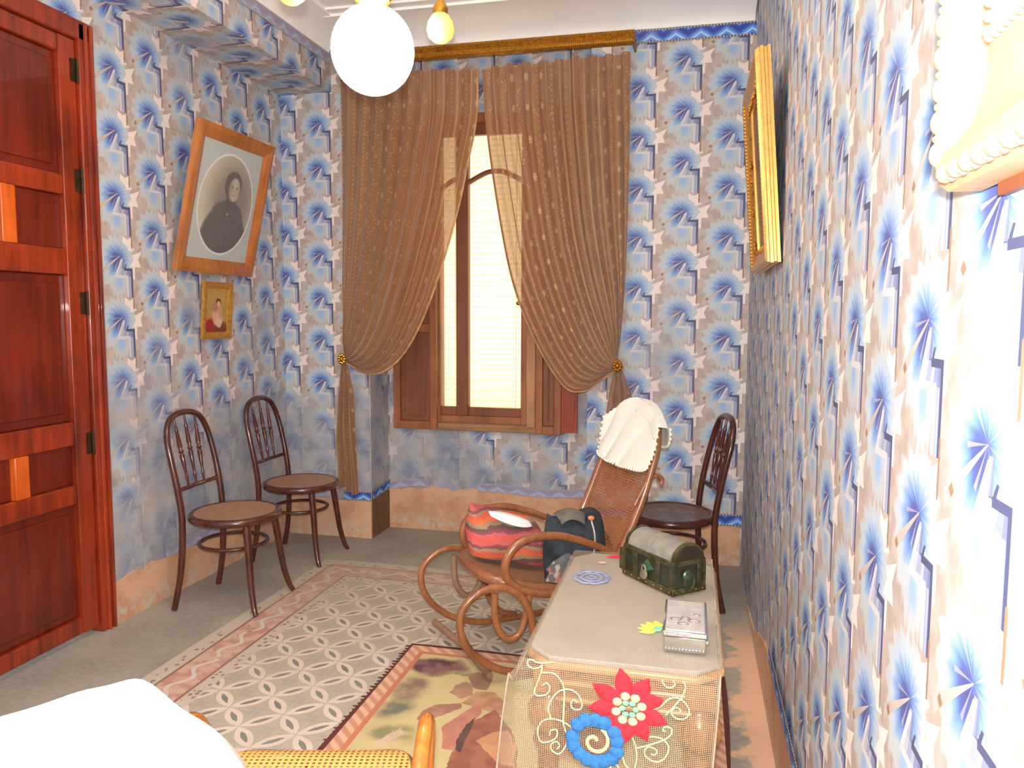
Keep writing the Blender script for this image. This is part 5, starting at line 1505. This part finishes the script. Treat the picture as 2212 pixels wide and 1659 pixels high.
for sx in (-1, 1):
    for i in range(40):
        obj('bead', sb2, None, bf, loc=(sx * (BW / 2 - 0.112), -0.037, -BH / 2 + 0.118 + i * (BH - 0.236) / 39))
    for i in range(32):
        obj('bead', sb2, None, bf, loc=(-BW / 2 + 0.118 + i * (BW - 0.236) / 31, -0.037, sx * (BH / 2 - 0.112)))
obj('gold_panel', MB().box((-BW / 2 + 0.11, -0.016, -BH / 2 + 0.11), (BW / 2 - 0.11, -0.004, BH / 2 - 0.11)), simple('flat_gold', S(160, 100, 52), 0.5, 0.3, var=0.06), bf)
orn = MB(); random.seed(3)
for sx in (-1, 1):
    for sz in (-1, 1):
        for i in range(26):
            t = i * 0.33
            orn.ball((sx * (BW / 2 - 0.165 - 0.022 * cos(t) * (1 - i / 40)), -0.018, sz * (BH / 2 - 0.24 + 0.045 * sin(t * 0.6) + random.uniform(-.006, .006))), random.uniform(0.005, 0.010), 7, 5)
o = obj('scroll_ornament', orn, M_PG, bf); o['kind'] = 'stuff'
obj('backing_board', MB().box((-BW / 2 + 0.05, -0.002, -BH / 2 - 0.012), (BW / 2 - 0.05, 0.006, BH / 2)), M_WINP, bf)
shift_children(bf, BH / 2)

# ------------------------------------------------------------------ chandelier
LX, LY, LZ = -0.914, 2.12, 2.128
cd_ = thing('chandelier', 'brass ceiling lamp with one glowing globe swollen to the size of its glare and two small amber shades', 'lamp', (LX, LY, 3.02))
z0 = -3.02
obj('ceiling_rose', MB().lathe([(0.001, -0.04), (0.03, -0.035), (0.05, -0.012), (0.06, 0.0)], (0, 0, 0), 20), M_BRASS, cd_)
obj('stem', MB().lathe([(0.008, 2.46 + z0), (0.008, 2.6 + z0), (0.016, 2.62 + z0), (0.008, 2.64 + z0), (0.008, 2.99 + z0)], (0, 0, 0), 14), M_BRASS, cd_)
obj('body', MB().lathe([(0.012, 2.25 + z0), (0.05, 2.262 + z0), (0.058, 2.285 + z0), (0.03, 2.31 + z0), (0.02, 2.34 + z0), (0.042, 2.37 + z0), (0.046, 2.40 + z0), (0.02, 2.44 + z0), (0.009, 2.47 + z0)], (0, 0, 0), 24), M_BRASS, cd_)
ge = NB('glare_globe')
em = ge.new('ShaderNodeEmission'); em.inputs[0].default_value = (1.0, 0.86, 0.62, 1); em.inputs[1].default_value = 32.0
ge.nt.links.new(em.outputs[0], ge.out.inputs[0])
obj('globe', MB().ball((0, 0, LZ + z0), (0.118, 0.118, 0.124), 32, 24), ge.mat, cd_)  # lit shade modelled oversize: its shape includes the glare around the lamp
am = NB('amber_glass'); am.color(S(248, 214, 160)); am.setp(Roughness=0.2); am.translucent(0.5, S(255, 214, 150))
for (dx, dy, zz) in ((0.150, 0.160, 2.24), (-0.172, -0.15, 2.262)):
    L = math.hypot(dx, dy)
    A = cr([(dx * 0.1, dy * 0.1, 2.39 + z0), (dx * 0.4, dy * 0.4, 2.36 + z0), (dx * 0.75, dy * 0.75, 2.41 + z0), (dx * 0.98, dy * 0.98, 2.37 + z0), (dx, dy, zz + 0.055 + z0)], 6)
    ar_ = obj('arm', MB().tube(A, 0.008, 10), M_BRASS, cd_)
    obj('socket', MB().lathe([(0.012, 0), (0.022, 0.004), (0.024, 0.02), (0.016, 0.035), (0.010, 0.045)], (dx, dy, zz + 0.03 + z0), 16), M_BRASS, ar_)
    obj('shade', MB().lathe([(0.002, -0.050), (0.020, -0.047), (0.036, -0.034), (0.042, -0.012), (0.038, 0.010), (0.026, 0.030), (0.018, 0.036)], (dx, dy, zz + z0), 20), am.mat, ar_)
